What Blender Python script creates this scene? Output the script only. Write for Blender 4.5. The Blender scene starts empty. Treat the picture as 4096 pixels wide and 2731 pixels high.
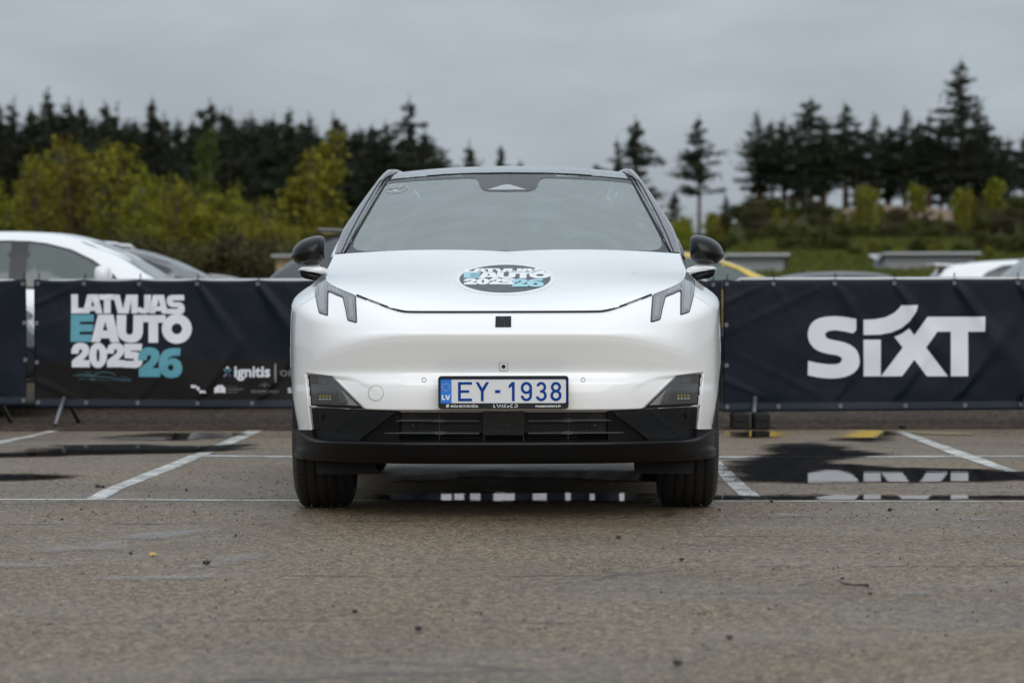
import bpy, bmesh, math, random
import numpy as np
from mathutils import Vector, Matrix, noise
from mathutils.bvhtree import BVHTree
from mathutils.geometry import tessellate_polygon

random.seed(7)
np.random.seed(7)
R = math.radians
scene = bpy.context.scene
COL = scene.collection

# ------------------------------------------------------------------ camera
FPX = 12475.0          # focal length in photo pixels (photo is 4096 wide)
CAMH, CAMY, HORIZ = 0.875, -13.3, 1204.0
cam_d = bpy.data.cameras.new("camera")
cam_d.sensor_width = 36.0
cam_d.lens = FPX / 4096.0 * 36.0
cam_d.clip_start = 0.1
cam_d.clip_end = 5000.0
cam_d.dof.use_dof = True
cam_d.dof.focus_distance = 12.55
cam_d.dof.aperture_fstop = 4.3
cam = bpy.data.objects.new("camera", cam_d)
COL.objects.link(cam)
cam.matrix_world = (Matrix.Translation((0, CAMY, CAMH))
                    @ Matrix.Rotation(R(90) - math.atan((1365.5 - HORIZ) / FPX), 4, 'X')
                    @ Matrix.Rotation(R(-0.12), 4, 'Z'))
scene.camera = cam

# ------------------------------------------------------------------ sky, sun, exposure
SUN_EL, SUN_ROT = R(33), R(172)
world = bpy.data.worlds.new("World")
scene.world = world
world.use_nodes = True
wn, wl = world.node_tree.nodes, world.node_tree.links
wn.clear()
w_out = wn.new('ShaderNodeOutputWorld')
w_bg = wn.new('ShaderNodeBackground')
w_sky = wn.new('ShaderNodeTexSky')
w_sky.sky_type = 'NISHITA'
w_sky.sun_disc = False
w_sky.sun_elevation = SUN_EL
w_sky.sun_rotation = SUN_ROT
w_sky.air_density = 1.2
w_sky.dust_density = 4.0
w_tc = wn.new('ShaderNodeTexCoord')
w_sep = wn.new('ShaderNodeSeparateXYZ')
wl.new(w_tc.outputs['Generated'], w_sep.inputs[0])
# even overcast: brightness rises from the horizon to the zenith (CIE overcast sky)
w_z = wn.new('ShaderNodeMath'); w_z.operation = 'MAXIMUM'; w_z.inputs[1].default_value = 0.0
wl.new(w_sep.outputs['Z'], w_z.inputs[0])
w_g = wn.new('ShaderNodeMath'); w_g.operation = 'MULTIPLY_ADD'
w_g.inputs[1].default_value = 7.0; w_g.inputs[2].default_value = 4.5
wl.new(w_z.outputs[0], w_g.inputs[0])
# soft cloud sheets
w_map = wn.new('ShaderNodeMapping')
w_map.inputs['Scale'].default_value = (1.0, 1.0, 3.2)
w_map.inputs['Rotation'].default_value = (0.0, 0.25, 0.0)
w_map.inputs['Location'].default_value = (0.35, 0.2, 0.1)
wl.new(w_tc.outputs['Generated'], w_map.inputs[0])
w_n = wn.new('ShaderNodeTexNoise')
w_n.inputs['Scale'].default_value = 15.0
w_n.inputs['Detail'].default_value = 5.0
w_n.inputs['Roughness'].default_value = 0.45
wl.new(w_map.outputs[0], w_n.inputs['Vector'])
w_nr = wn.new('ShaderNodeMapRange')
w_nr.inputs['From Min'].default_value = 0.3; w_nr.inputs['From Max'].default_value = 0.7
w_nr.inputs['To Min'].default_value = 0.89; w_nr.inputs['To Max'].default_value = 1.08
wl.new(w_n.outputs['Fac'], w_nr.inputs['Value'])
w_m = wn.new('ShaderNodeMath'); w_m.operation = 'MULTIPLY'
wl.new(w_g.outputs[0], w_m.inputs[0]); wl.new(w_nr.outputs[0], w_m.inputs[1])
w_tint = wn.new('ShaderNodeVectorMath'); w_tint.operation = 'SCALE'
w_tint.inputs[0].default_value = (0.885, 1.0, 1.105)
wl.new(w_m.outputs[0], w_tint.inputs['Scale'])
w_mix = wn.new('ShaderNodeMix'); w_mix.data_type = 'RGBA'
w_mix.inputs['Factor'].default_value = 0.90
wl.new(w_sky.outputs[0], w_mix.inputs['A'])
wl.new(w_tint.outputs[0], w_mix.inputs['B'])
wl.new(w_mix.outputs['Result'], w_bg.inputs['Color'])
w_bg.inputs['Strength'].default_value = 0.085
wl.new(w_bg.outputs[0], w_out.inputs['Surface'])

sun_d = bpy.data.lights.new("sun", 'SUN')
sun_d.energy = 1.15
sun_d.angle = R(60)
sun_d.color = (1.0, 0.97, 0.93)
sun = bpy.data.objects.new("sun", sun_d)
COL.objects.link(sun)
sun.rotation_euler = (R(90) - SUN_EL, 0, R(8))

scene.view_settings.view_transform = 'Standard'
scene.view_settings.look = 'None'
scene.view_settings.exposure = 0.23
scene.view_settings.gamma = 1.0
scene.view_settings.use_curve_mapping = False
scene.cycles.use_denoising = True
scene.cycles.max_bounces = 10
scene.cycles.transparent_max_bounces = 16
scene.cycles.caustics_reflective = False
scene.cycles.caustics_refractive = False

# ------------------------------------------------------------------ helpers
def link(o, parent=None):
    COL.objects.link(o)
    if parent is not None:
        o.parent = parent
    return o

def empty(name, loc=(0, 0, 0), rz=0.0):
    o = bpy.data.objects.new(name, None)
    o.empty_display_size = 0.2
    o.location = loc
    o.rotation_euler = (0, 0, rz)
    return link(o)

def tag(o, label=None, cat=None, group=None, kind=None):
    if label: o['label'] = label
    if cat: o['category'] = cat
    if group: o['group'] = group
    if kind: o['kind'] = kind
    return o

def mobj(name, me, mats, parent=None, smooth=False):
    if not isinstance(mats, (list, tuple)):
        mats = [mats]
    for m in mats:
        me.materials.append(m)
    if smooth:
        me.polygons.foreach_set('use_smooth', [True] * len(me.polygons))
    o = bpy.data.objects.new(name, me)
    return link(o, parent)

def vf(name, verts, faces, mats, parent=None, smooth=False, mi=None):
    me = bpy.data.meshes.new(name)
    me.from_pydata([tuple(map(float, v)) for v in verts], [], faces)
    if mi is not None:
        me.polygons.foreach_set('material_index', mi)
    me.update()
    return mobj(name, me, mats, parent, smooth)

def bmo(name, bm, mats, parent=None, smooth=False):
    bmesh.ops.recalc_face_normals(bm, faces=bm.faces)
    me = bpy.data.meshes.new(name)
    bm.to_mesh(me)
    bm.free()
    return mobj(name, me, mats, parent, smooth)

def box_bm(bm, c, s, bev=0.0, rot=None):
    r = bmesh.ops.create_cube(bm, size=1.0)
    vs = r['verts']
    M = Matrix.Translation(c)
    if rot is not None:
        M = M @ rot
    M = M @ Matrix.Diagonal((s[0], s[1], s[2], 1))
    bmesh.ops.transform(bm, matrix=M, verts=vs)
    if bev > 0:
        es = list({e for v in vs for e in v.link_edges})
        bmesh.ops.bevel(bm, geom=es, offset=bev, segments=2, affect='EDGES', profile=0.5)

def box(name, c, s, mat, parent=None, bev=0.0, rot=None, smooth=False):
    bm = bmesh.new()
    box_bm(bm, c, s, bev, rot)
    return bmo(name, bm, mat, parent, smooth)

def tube_bm(bm, pts, r, seg=8, closed=False, cap=True):
    pts = [Vector(p) for p in pts]
    n = len(pts)
    rs = r if isinstance(r, (list, tuple)) else [r] * n
    rings = []
    up = Vector((0, 0, 1))
    for i, p in enumerate(pts):
        a = pts[i - 1] if (i > 0 or closed) else p
        b = pts[(i + 1) % n] if (i < n - 1 or closed) else p
        t = (b - a).normalized()
        u = up if abs(t.dot(up)) < 0.95 else Vector((1, 0, 0))
        e1 = t.cross(u).normalized()
        e2 = t.cross(e1).normalized()
        rings.append([bm.verts.new(p + (e1 * math.cos(k * 2 * math.pi / seg) + e2 * math.sin(k * 2 * math.pi / seg)) * rs[i]) for k in range(seg)])
    m = n if closed else n - 1
    for i in range(m):
        A, B = rings[i], rings[(i + 1) % n]
        for k in range(seg):
            bm.faces.new((A[k], A[(k + 1) % seg], B[(k + 1) % seg], B[k]))
    if cap and not closed:
        bm.faces.new(rings[0]); bm.faces.new(rings[-1])

def tube(name, pts, r, mat, parent=None, seg=8, closed=False):
    bm = bmesh.new()
    tube_bm(bm, pts, r, seg, closed)
    return bmo(name, bm, mat, parent, True)

def lathe(name, prof, mat, parent=None, seg=48, axis='X', center=(0, 0, 0), closed=False):
    """prof: list of (a, r): a along axis, r radius"""
    verts, faces = [], []
    n = len(prof)
    for k in range(seg):
        c, s = math.cos(2 * math.pi * k / seg), math.sin(2 * math.pi * k / seg)
        for a, r in prof:
            p = (a, r * c, r * s) if axis == 'X' else ((r * c, a, r * s) if axis == 'Y' else (r * c, r * s, a))
            verts.append((p[0] + center[0], p[1] + center[1], p[2] + center[2]))
    m = n if closed else n - 1
    for k in range(seg):
        k2 = (k + 1) % seg
        for i in range(m):
            j = (i + 1) % n
            faces.append((k * n + i, k * n + j, k2 * n + j, k2 * n + i))
    o = vf(name, verts, faces, mat, parent, True)
    return o

def pchip(x, y, xq):
    x = np.asarray(x, float); y = np.asarray(y, float); xq = np.asarray(xq, float)
    sh = y.shape[1:]
    y2 = y.reshape(len(x), -1)
    h = np.diff(x)[:, None]
    d = np.diff(y2, axis=0) / h
    m = np.zeros_like(y2)
    if len(x) == 2:
        m[:] = d[0]
    else:
        w1 = 2 * h[1:] + h[:-1]; w2 = h[1:] + 2 * h[:-1]
        with np.errstate(divide='ignore', invalid='ignore'):
            hm = (w1 + w2) / (w1 / d[:-1] + w2 / d[1:])
        m[1:-1] = np.where(d[:-1] * d[1:] > 0, hm, 0.0)
        m[0] = d[0]; m[-1] = d[-1]
    i = np.clip(np.searchsorted(x, xq, side='right') - 1, 0, len(x) - 2)
    hh = h[i, 0][:, None]
    t = ((xq - x[i])[:, None]) / hh
    r = ((1 + 2 * t) * (1 - t) ** 2 * y2[i] + t * (1 - t) ** 2 * hh * m[i] + t * t * (3 - 2 * t) * y2[i + 1] + t * t * (t - 1) * hh * m[i + 1])
    return r.reshape((len(xq),) + sh)

def catmull(x, y, xq):
    x = np.asarray(x, float); y = np.asarray(y, float)
    m = np.gradient(y, x, axis=0)
    i = np.clip(np.searchsorted(x, xq, side='right') - 1, 0, len(x) - 2)
    sh = (len(xq),) + (1,) * (y.ndim - 1)
    hh = (x[i + 1] - x[i]).reshape(sh)
    t = ((xq - x[i])).reshape(sh) / hh
    return ((1 + 2 * t) * (1 - t) ** 2 * y[i] + t * (1 - t) ** 2 * hh * m[i] + t * t * (3 - 2 * t) * y[i + 1] + t * t * (t - 1) * hh * m[i + 1])

def chord(P, axis):
    d = np.linalg.norm(np.diff(P, axis=axis), axis=-1)
    d = d.mean(axis=1 - axis)
    return np.concatenate([[0], np.cumsum(np.maximum(d, 1e-5))])

def subq(t, n):
    q = [t[0]]
    for a, b in zip(t[:-1], t[1:]):
        q += list(np.linspace(a, b, n + 1)[1:])
    return np.array(q)

def loft(P, ni, nj, fi=pchip, fj=pchip):
    P = np.asarray(P, float)
    ti, tj = chord(P, 0), chord(P, 1)
    Q = fi(ti, P, subq(ti, ni))
    Q = np.swapaxes(Q, 0, 1)
    Q = fj(tj, Q, subq(tj, nj))
    return np.swapaxes(Q, 0, 1)

def grid_faces(I, J, off=0, flip=False):
    f = []
    for i in range(I - 1):
        for j in range(J - 1):
            q = (off + i * J + j, off + i * J + j + 1, off + (i + 1) * J + j + 1, off + (i + 1) * J + j)
            f.append(q[::-1] if flip else q)
    return f

def mirror_grid(G):
    """join a half grid (columns from x=0 outward) with its mirror into one full grid"""
    M = G[:, 1:, :].copy(); M[..., 0] *= -1
    return np.concatenate([M[:, ::-1, :], G], axis=1)

def grid_obj(name, G, mat, parent=None, smooth=True, flip=False, mi=None):
    I, J = G.shape[:2]
    return vf(name, G.reshape(-1, 3), grid_faces(I, J, 0, flip), mat, parent, smooth, mi)

def grid_bvh(grids):
    V, F = [], []
    for G in grids:
        o = len(V)
        V += [tuple(v) for v in G.reshape(-1, 3)]
        F += grid_faces(G.shape[0], G.shape[1], o)
    return BVHTree.FromPolygons(V, F)

# ---- flat polygons (with holes) cut to a fine net and laid on a surface
def poly_bm(polys, step):
    """polys: list of (outer, [holes]) in 2D -> bmesh in the XY plane, cut by a grid of the given step"""
    bm = bmesh.new()
    for outer, holes in polys:
        loops = [[Vector((p[0], p[1], 0)) for p in outer]] + [[Vector((p[0], p[1], 0)) for p in h] for h in holes]
        flat = [p for l in loops for p in l]
        vs = [bm.verts.new(p) for p in flat]
        for t in tessellate_polygon(loops):
            try:
                bm.faces.new([vs[i] for i in t])
            except ValueError:
                pass
    if step and bm.verts:
        xs = [v.co.x for v in bm.verts]; ys = [v.co.y for v in bm.verts]
        for ax, lo, hi in ((0, min(xs), max(xs)), (1, min(ys), max(ys))):
            c = math.floor(lo / step) * step + step
            while c < hi:
                no = (1, 0, 0) if ax == 0 else (0, 1, 0)
                co = (c, 0, 0) if ax == 0 else (0, c, 0)
                bmesh.ops.bisect_plane(bm, geom=list(bm.verts) + list(bm.edges) + list(bm.faces), plane_co=co, plane_no=no, dist=1e-6)
                c += step
    return bm

def lay(name, polys, fn, mat, parent=None, step=None, thick=0.003, smooth=True, lift=0.0):
    """fn(x,y)->(point, normal); makes a thin solid laid on the surface, its face `lift` above it"""
    bm = poly_bm(polys, step)
    top = list(bm.faces)
    keep = {}
    for v in list(bm.verts):
        p, n = fn(v.co.x, v.co.y)
        if p is None:
            keep[v] = None
            continue
        v.co = p + n * lift
        keep[v] = n
    bad = [v for v, n in keep.items() if n is None]
    if bad:
        bmesh.ops.delete(bm, geom=bad, context='VERTS')
    bm.verts.ensure_lookup_table()
    if thick > 0:
        be = [e for e in bm.edges if e.is_boundary]
        r = bmesh.ops.extrude_edge_only(bm, edges=be)
        nv = [g for g in r['geom'] if isinstance(g, bmesh.types.BMVert)]
        ne = {}
        for v in nv:
            for e in v.link_edges:
                o = e.other_vert(v)
                if o in keep and keep[o] is not None:
                    ne[v] = keep[o]
        for v in nv:
            n = ne.get(v, Vector((0, -1, 0)))
            v.co -= n * thick
        for e in be:
            if e.is_valid:
                e.smooth = False
    me = bpy.data.meshes.new(name)
    bm.normal_update()
    # make faces look along the surface normal
    for f in bm.faces:
        vs = [keep[v] for v in f.verts if keep.get(v) is not None]
        if len(vs) == len(f.verts) and vs and f.normal.dot(vs[0]) < 0:
            f.normal_flip()
    bm.to_mesh(me); bm.free()
    return mobj(name, me, mat, parent, smooth)

def ell(cx, cy, rx, ry, n=40, rot=0.0, a0=0.0, a1=2 * math.pi, end=False):
    c, s = math.cos(rot), math.sin(rot)
    out = []
    m = n if not end else n - 1
    for k in range(n):
        a = a0 + (a1 - a0) * k / m
        x, y = rx * math.cos(a), ry * math.sin(a)
        out.append((cx + x * c - y * s, cy + x * s + y * c))
    return out

def ribbon(pts, w):
    """polyline -> polygon of width w (number or list)"""
    n = len(pts)
    ws = w if isinstance(w, (list, tuple)) else [w] * n
    L, Rr = [], []
    for i, p in enumerate(pts):
        a = Vector(pts[max(i - 1, 0)]); b = Vector(pts[min(i + 1, n - 1)])
        t = (b - a)
        t = t / (t.length or 1)
        nx, ny = -t.y, t.x
        L.append((p[0] + nx * ws[i] / 2, p[1] + ny * ws[i] / 2))
        Rr.append((p[0] - nx * ws[i] / 2, p[1] - ny * ws[i] / 2))
    return L + Rr[::-1]

def rrect(x0, y0, x1, y1, r, n=6):
    o = []
    for cx, cy, a in ((x1 - r, y1 - r, 0), (x0 + r, y1 - r, 90), (x0 + r, y0 + r, 180), (x1 - r, y0 + r, 270)):
        for k in range(n + 1):
            t = R(a + 90 * k / n)
            o.append((cx + r * math.cos(t), cy + r * math.sin(t)))
    return o

def smooth_poly(pts, n=2):
    """Chaikin corner cutting"""
    for _ in range(n):
        q = []
        for i in range(len(pts)):
            a, b = pts[i], pts[(i + 1) % len(pts)]
            q.append((a[0] * .75 + b[0] * .25, a[1] * .75 + b[1] * .25))
            q.append((a[0] * .25 + b[0] * .75, a[1] * .25 + b[1] * .75))
        pts = q
    return pts

def text_polys(s, size, offset=0.0, space=1.0, shear=0.0):
    """built-in font -> list of triangles as polygons, width"""
    cu = bpy.data.curves.new("txt", 'FONT')
    cu.body = s; cu.size = size; cu.offset = offset; cu.space_character = space; cu.shear = shear
    cu.resolution_u = 3
    ob = bpy.data.objects.new("txt", cu)
    COL.objects.link(ob)
    dg = bpy.context.evaluated_depsgraph_get()
    ev = ob.evaluated_get(dg)
    me = ev.to_mesh()
    polys = [([(me.vertices[i].co.x, me.vertices[i].co.y) for i in p.vertices], []) for p in me.polygons]
    xs = [v.co.x for v in me.vertices] or [0]
    ys = [v.co.y for v in me.vertices] or [0]
    bb = (min(xs), min(ys), max(xs), max(ys))
    ev.to_mesh_clear()
    bpy.data.objects.remove(ob)
    bpy.data.curves.remove(cu)
    return polys, bb

def fit_text(s, x0, y0, x1, y1, offset=0.0, space=1.0, flipy=False):
    """text scaled to the box (y0 = baseline edge, y1 = top edge)"""
    polys, bb = text_polys(s, 1.0, offset, space)
    sx = (x1 - x0) / (bb[2] - bb[0]); sy = (y1 - y0) / (bb[3] - bb[1])
    return [([(x0 + (x - bb[0]) * sx, y0 + (y - bb[1]) * sy) for x, y in o], []) for o, h in polys]

# ------------------------------------------------------------------ materials
def new_mat(name):
    m = bpy.data.materials.new(name)
    m.use_nodes = True
    return m, m.node_tree.nodes, m.node_tree.links, m.node_tree.nodes['Principled BSDF']

def pm(name, col, rough=0.5, metal=0.0, coat=0.0, spec=0.5, sheen=0.0):
    m, n, l, b = new_mat(name)
    b.inputs['Base Color'].default_value = (*col, 1)
    b.inputs['Roughness'].default_value = rough
    b.inputs['Metallic'].default_value = metal
    b.inputs['Coat Weight'].default_value = coat
    b.inputs['Coat Roughness'].default_value = 0.04
    b.inputs['Specular IOR Level'].default_value = spec
    return m

def N(m, t, **kw):
    n = m.node_tree.nodes.new(t)
    for k, v in kw.items():
        if hasattr(n, k) and k not in ('inputs',):
            setattr(n, k, v)
    return n

def noise_node(m, vec, scale, detail=3.0, rough=0.5):
    n = N(m, 'ShaderNodeTexNoise')
    n.inputs['Scale'].default_value = scale
    n.inputs['Detail'].default_value = detail
    n.inputs['Roughness'].default_value = rough
    m.node_tree.links.new(vec, n.inputs['Vector'])
    return n.outputs['Fac']

def ramp(m, fac, stops):
    r = N(m, 'ShaderNodeValToRGB')
    el = r.color_ramp.elements
    while len(el) < len(stops):
        el.new(0.5)
    for e, (p, c) in zip(el, stops):
        e.position = p
        e.color = (*c, 1) if len(c) == 3 else c
    m.node_tree.links.new(fac, r.inputs['Fac'])
    return r.outputs['Color']

def maprange(m, v, a, b, c, d):
    r = N(m, 'ShaderNodeMapRange')
    r.inputs['From Min'].default_value = a; r.inputs['From Max'].default_value = b
    r.inputs['To Min'].default_value = c; r.inputs['To Max'].default_value = d
    m.node_tree.links.new(v, r.inputs['Value'])
    return r.outputs[0]

def mathn(m, op, a, b=None):
    r = N(m, 'ShaderNodeMath', operation=op)
    for i, v in enumerate((a, b)):
        if v is None: continue
        if isinstance(v, (int, float)): r.inputs[i].default_value = v
        else: m.node_tree.links.new(v, r.inputs[i])
    return r.outputs[0]

def mixc(m, fac, a, b):
    r = N(m, 'ShaderNodeMix'); r.data_type = 'RGBA'
    for nm, v in (('Factor', fac), ('A', a), ('B', b)):
        if isinstance(v, (int, float)): r.inputs[nm].default_value = v
        elif isinstance(v, tuple): r.inputs[nm].default_value = (*v, 1)
        else: m.node_tree.links.new(v, r.inputs[nm])
    return r.outputs['Result']

def objco(m):
    return N(m, 'ShaderNodeTexCoord').outputs['Object']

def bump(m, height, strength, dist, prev=None):
    b = N(m, 'ShaderNodeBump')
    b.inputs['Strength'].default_value = strength
    b.inputs['Distance'].default_value = dist
    m.node_tree.links.new(height, b.inputs['Height'])
    if prev is not None:
        m.node_tree.links.new(prev, b.inputs['Normal'])
    return b.outputs['Normal']

def drop_height(m, scale, rmax):
    """rain drops: rounded bumps of uneven size"""
    co = objco(m)
    v = N(m, 'ShaderNodeTexVoronoi', feature='F1')
    v.inputs['Scale'].default_value = scale
    m.node_tree.links.new(co, v.inputs['Vector'])
    sep = N(m, 'ShaderNodeSeparateColor')
    m.node_tree.links.new(v.outputs['Color'], sep.inputs[0])
    rad = mathn(m, 'MULTIPLY', mathn(m, 'POWER', sep.outputs[0], 1.6), rmax)
    h = mathn(m, 'SUBTRACT', rad, v.outputs['Distance'])
    h = mathn(m, 'MAXIMUM', h, 0.0)
    return mathn(m, 'POWER', h, 0.5)

def add_drops(m, scale=75, rmax=0.42, strength=0.8, dist=0.004):
    n = bump(m, drop_height(m, scale, rmax), strength, dist)
    b = m.node_tree.nodes['Principled BSDF']
    m.node_tree.links.new(n, b.inputs['Normal'])
    m.node_tree.links.new(n, b.inputs['Coat Normal'])
    return m

def glass_mat(name, tint, ior=1.52, refl=1.0, rough=0.0, extra=None, drops=False):
    m = bpy.data.materials.new(name); m.use_nodes = True
    n, l = m.node_tree.nodes, m.node_tree.links
    n.clear()
    out = n.new('ShaderNodeOutputMaterial')
    mx = n.new('ShaderNodeMixShader')
    tr = n.new('ShaderNodeBsdfTransparent'); tr.inputs[0].default_value = (*tint, 1)
    gl = n.new('ShaderNodeBsdfGlossy'); gl.inputs['Roughness'].default_value = rough
    gl.inputs['Color'].default_value = (refl, refl, refl, 1)
    fr = n.new('ShaderNodeFresnel'); fr.inputs['IOR'].default_value = ior
    l.new(fr.outputs[0], mx.inputs[0]); l.new(tr.outputs[0], mx.inputs[1]); l.new(gl.outputs[0], mx.inputs[2])
    last = mx.outputs[0]
    if drops:                                   # rain drops outside the wiped area
        co = objco(m)
        h = mathn(m, 'MULTIPLY', drop_height(m, 105, .46), maprange(m, noise_node(m, co, 1.1, 2, .5), .42, .60, .15, 1.0))
        l.new(bump(m, h, .9, .005), gl.inputs['Normal'])
    if extra:                                   # wet film, plus reflected-sky haze painted in as pale diffuse
        df = n.new('ShaderNodeBsdfDiffuse'); df.inputs[0].default_value = (.68, .80, .76, 1)
        m2 = n.new('ShaderNodeMixShader'); m2.inputs[0].default_value = extra
        l.new(last, m2.inputs[1]); l.new(df.outputs[0], m2.inputs[2])
        last = m2.outputs[0]
    l.new(last, out.inputs['Surface'])
    return m

M = {}
M['white'] = add_drops(pm('white_paint', (0.86, 0.865, 0.865), 0.22, 0, 1.0), 95, 0.36, 0.25, 0.0018)
M['white_plain'] = pm('white_car_paint', (0.80, 0.81, 0.82), 0.22, 0, 0.8)
M['blackgloss'] = add_drops(pm('black_gloss', (0.010, 0.0105, 0.012), 0.10, 0, 1.0), 78, 0.46, 1.0, 0.006)
M['mirror_black'] = add_drops(pm('mirror_black', (0.005, 0.005, 0.0055), 0.25, 0, 0.0, 0.28), 90, 0.36, 0.3, 0.0015)
M['frit'] = add_drops(pm('frit_black', (0.014, 0.0145, 0.016), 0.08, 0, 0.0, 0.5), 95, 0.42, 0.9, 0.004)
M['blackplastic'] = add_drops(pm('black_plastic', (0.011, 0.0125, 0.0145), 0.36, 0, 0, 0.25), 85, 0.42, 0.8, 0.003)
M['bumper_black'] = pm('bumper_gloss_black', (0.005, 0.005, 0.0055), 0.33, 0, 0.0, 0.28)
M['dark'] = pm('dark_void', (0.006, 0.006, 0.007), 0.6)
M['rubber'] = pm('rubber', (0.007, 0.007, 0.0075), 0.6, 0, 0, 0.25)
M['gap'] = pm('shut_line', (0.008, 0.008, 0.009), 0.7)
M['alu'] = pm('aluminium', (0.55, 0.56, 0.58), 0.32, 1.0)
M['slat'] = pm('grille_slat', (0.10, 0.105, 0.115), 0.28, 0.4, 0.3)
M['lamp_grey'] = add_drops(pm('lamp_lens_grey', (0.21, 0.215, 0.225), 0.2, 0.1, 0.8), 120, 0.48, 0.9, 0.005)
M['lamp_core'] = pm('lamp_core', (0.27, 0.275, 0.29), 0.25, 0.2, 0.8)
M['lamp_dark'] = pm('lamp_rim_dark', (0.016, 0.017, 0.019), 0.2, 0, 0.8)
M['fog_lens'] = add_drops(pm('fog_lens', (0.055, 0.058, 0.062), 0.12, 0, 1.0), 130, 0.34, 0.7, 0.004)
M['led'] = pm('led_yellow', (0.20, 0.17, 0.075), 0.3)
M['led_w'] = pm('led_white', (0.32, 0.33, 0.33), 0.3)
M['reflector'] = pm('reflector_grey', (0.11, 0.115, 0.12), 0.2, 0.3, 0.5)
M['plate_white'] = pm('plate_white', (0.66, 0.67, 0.68), 0.35, 0, 0.3)
M['plate_blue'] = pm('plate_blue', (0.0, 0.165, 0.62), 0.35, 0, 0.3)
M['char_blue'] = pm('plate_char_blue', (0.0, 0.042, 0.25), 0.5, 0, 0.0, 0.15)
M['star'] = pm('plate_star', (0.75, 0.50, 0.06), 0.4)
M['print_white'] = pm('print_white', (0.78, 0.79, 0.81), 0.4)
M['eyelet'] = pm('eyelet_steel', (0.20, 0.205, 0.215), 0.35, 0.7)
M['tyre'] = pm('tyre', (0.014, 0.014, 0.0145), 0.6)
M['interior'] = pm('interior_dark', (0.075, 0.08, 0.085), 0.75)
M['interior_light'] = pm('interior_light', (0.30, 0.31, 0.32), 0.7)
M['glass'] = glass_mat('windscreen_glass', (0.58, 0.70, 0.65), 2.5, extra=.15, drops=True)
M['sideglass'] = glass_mat('side_glass', (0.07, 0.08, 0.08), 1.52)
M['steel'] = pm('galvanised_steel', (0.38, 0.39, 0.40), 0.42, 0.8)
M['foot_steel'] = pm('foot_steel', (0.16, 0.165, 0.17), 0.45, 0.6)
M['sticker_black'] = add_drops(pm('sticker_black', (0.03, 0.03, 0.032), 0.3, 0, 0.0, 0.4), 85, 0.45, 0.8, 0.004)
M['red'] = pm('tail_lamp_red', (0.30, 0.008, 0.008), 0.2, 0, 1.0)
# ================================================================== THE WHITE CAR
car = empty('white_car', (-0.026, 0, 0), R(-0.6))
tag(car, 'white electric crossover with black roof and blue lettered number plate, parked facing forward', 'car')
CX = 2016.0                       # photo column of the car's centre line at its nose

def kd(y):                        # metres per photo pixel at car depth y
    return (y - CAMY) / FPX
def P(half, dy, y):               # half width and row in 2352-wide picture units + depth -> metres
    k = kd(y) * 1.74150
    return (half * k, y, CAMH + (691.36 - dy) * k)

# --- crest line: bonnet edge from the nose to the A pillar
crest = [(0, -.745, .832), (.20, -.738, .832), (.385, -.705, .834), P(273.5, 703.9, -.665), P(338.5, 679.2, -.59),
         P(371, 666.5, -.52), P(407, 650, -.40), P(414, 636.8, -.20), P(416, 627, -.02), P(406, 607, .20), P(398, 583.5, .42)]
#        lower x, base y, crease z, crease forward, undercut
cols = [(0.00, -.815, .737, .018, .030), (.20, -.811, .737, .018, .030), (.385, -.795, .735, .017, .029), (.49, -.768, .727, .015, .024),
        (.66, -.682, .692, .008, .012), (.785, -.565, .655, .001, .003), (.874, -.40, .65, 0, 0), (.903, -.22, .65, 0, 0),
        (.909, -.03, .65, 0, 0), (.909, .20, .65, 0, 0), (.909, .42, .65, 0, 0)]
r8 = [(0, -.822, .762), (.20, -.818, .762), (.385, -.800, .760), (.49, -.764, .764), (.655, -.668, .775), (.780, -.566, .795),
      (.862, -.41, .836), (.896, -.23, .856), (.908, -.03, .864), (.908, .20, .862), (.908, .42, .862)]
r9 = [(0, -.792, .800), (.20, -.787, .800), (.385, -.758, .799), (.488, -.722, .812), (.625, -.632, .845), (.705, -.552, .875),
      (.782, -.405, .914), (.806, -.22, .936), (.816, -.02, .956), (.822, .20, .950), (.835, .42, .945)]
C = []
for j, (x, b, zc, cf, ud) in enumerate(cols):
    zl = .590
    C.append([(x * .985, b + .022, .345), (x * .996, b + .004, .44), (x, b, .50), (x, b + .003, .540), (x, b + ud * .72, .570), (x, b + ud, zl),
              (x, b + (ud - cf * .8) * .5, (zl + zc - .016) * .5), (x, b - cf * .8, zc - .016), (x, b - cf, zc + .003), r8[j], r9[j], crest[j]])
def side(y, cx, cz, w=.909, sz=.885):
    return [(w * .975, y, .345), (w * .99, y, .44), (w, y, .51), (w, y, .565), (w, y, .60), (w, y, .63), (w, y, .65), (w, y, .67), (w, y, .70),
            (w * .995, y, sz * .93), (cx + (w - cx) * .55, y, sz + .35 * (cz - sz)), (cx, y, cz)]
C += [side(.75, .785, 1.05), side(1.2, .825, 1.035), side(1.9, .835, 1.04), side(2.5, .83, 1.055, .912), side(3.0, .79, 1.09, .912, .93),
      side(3.35, .72, 1.10, .89, .94)]
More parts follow.
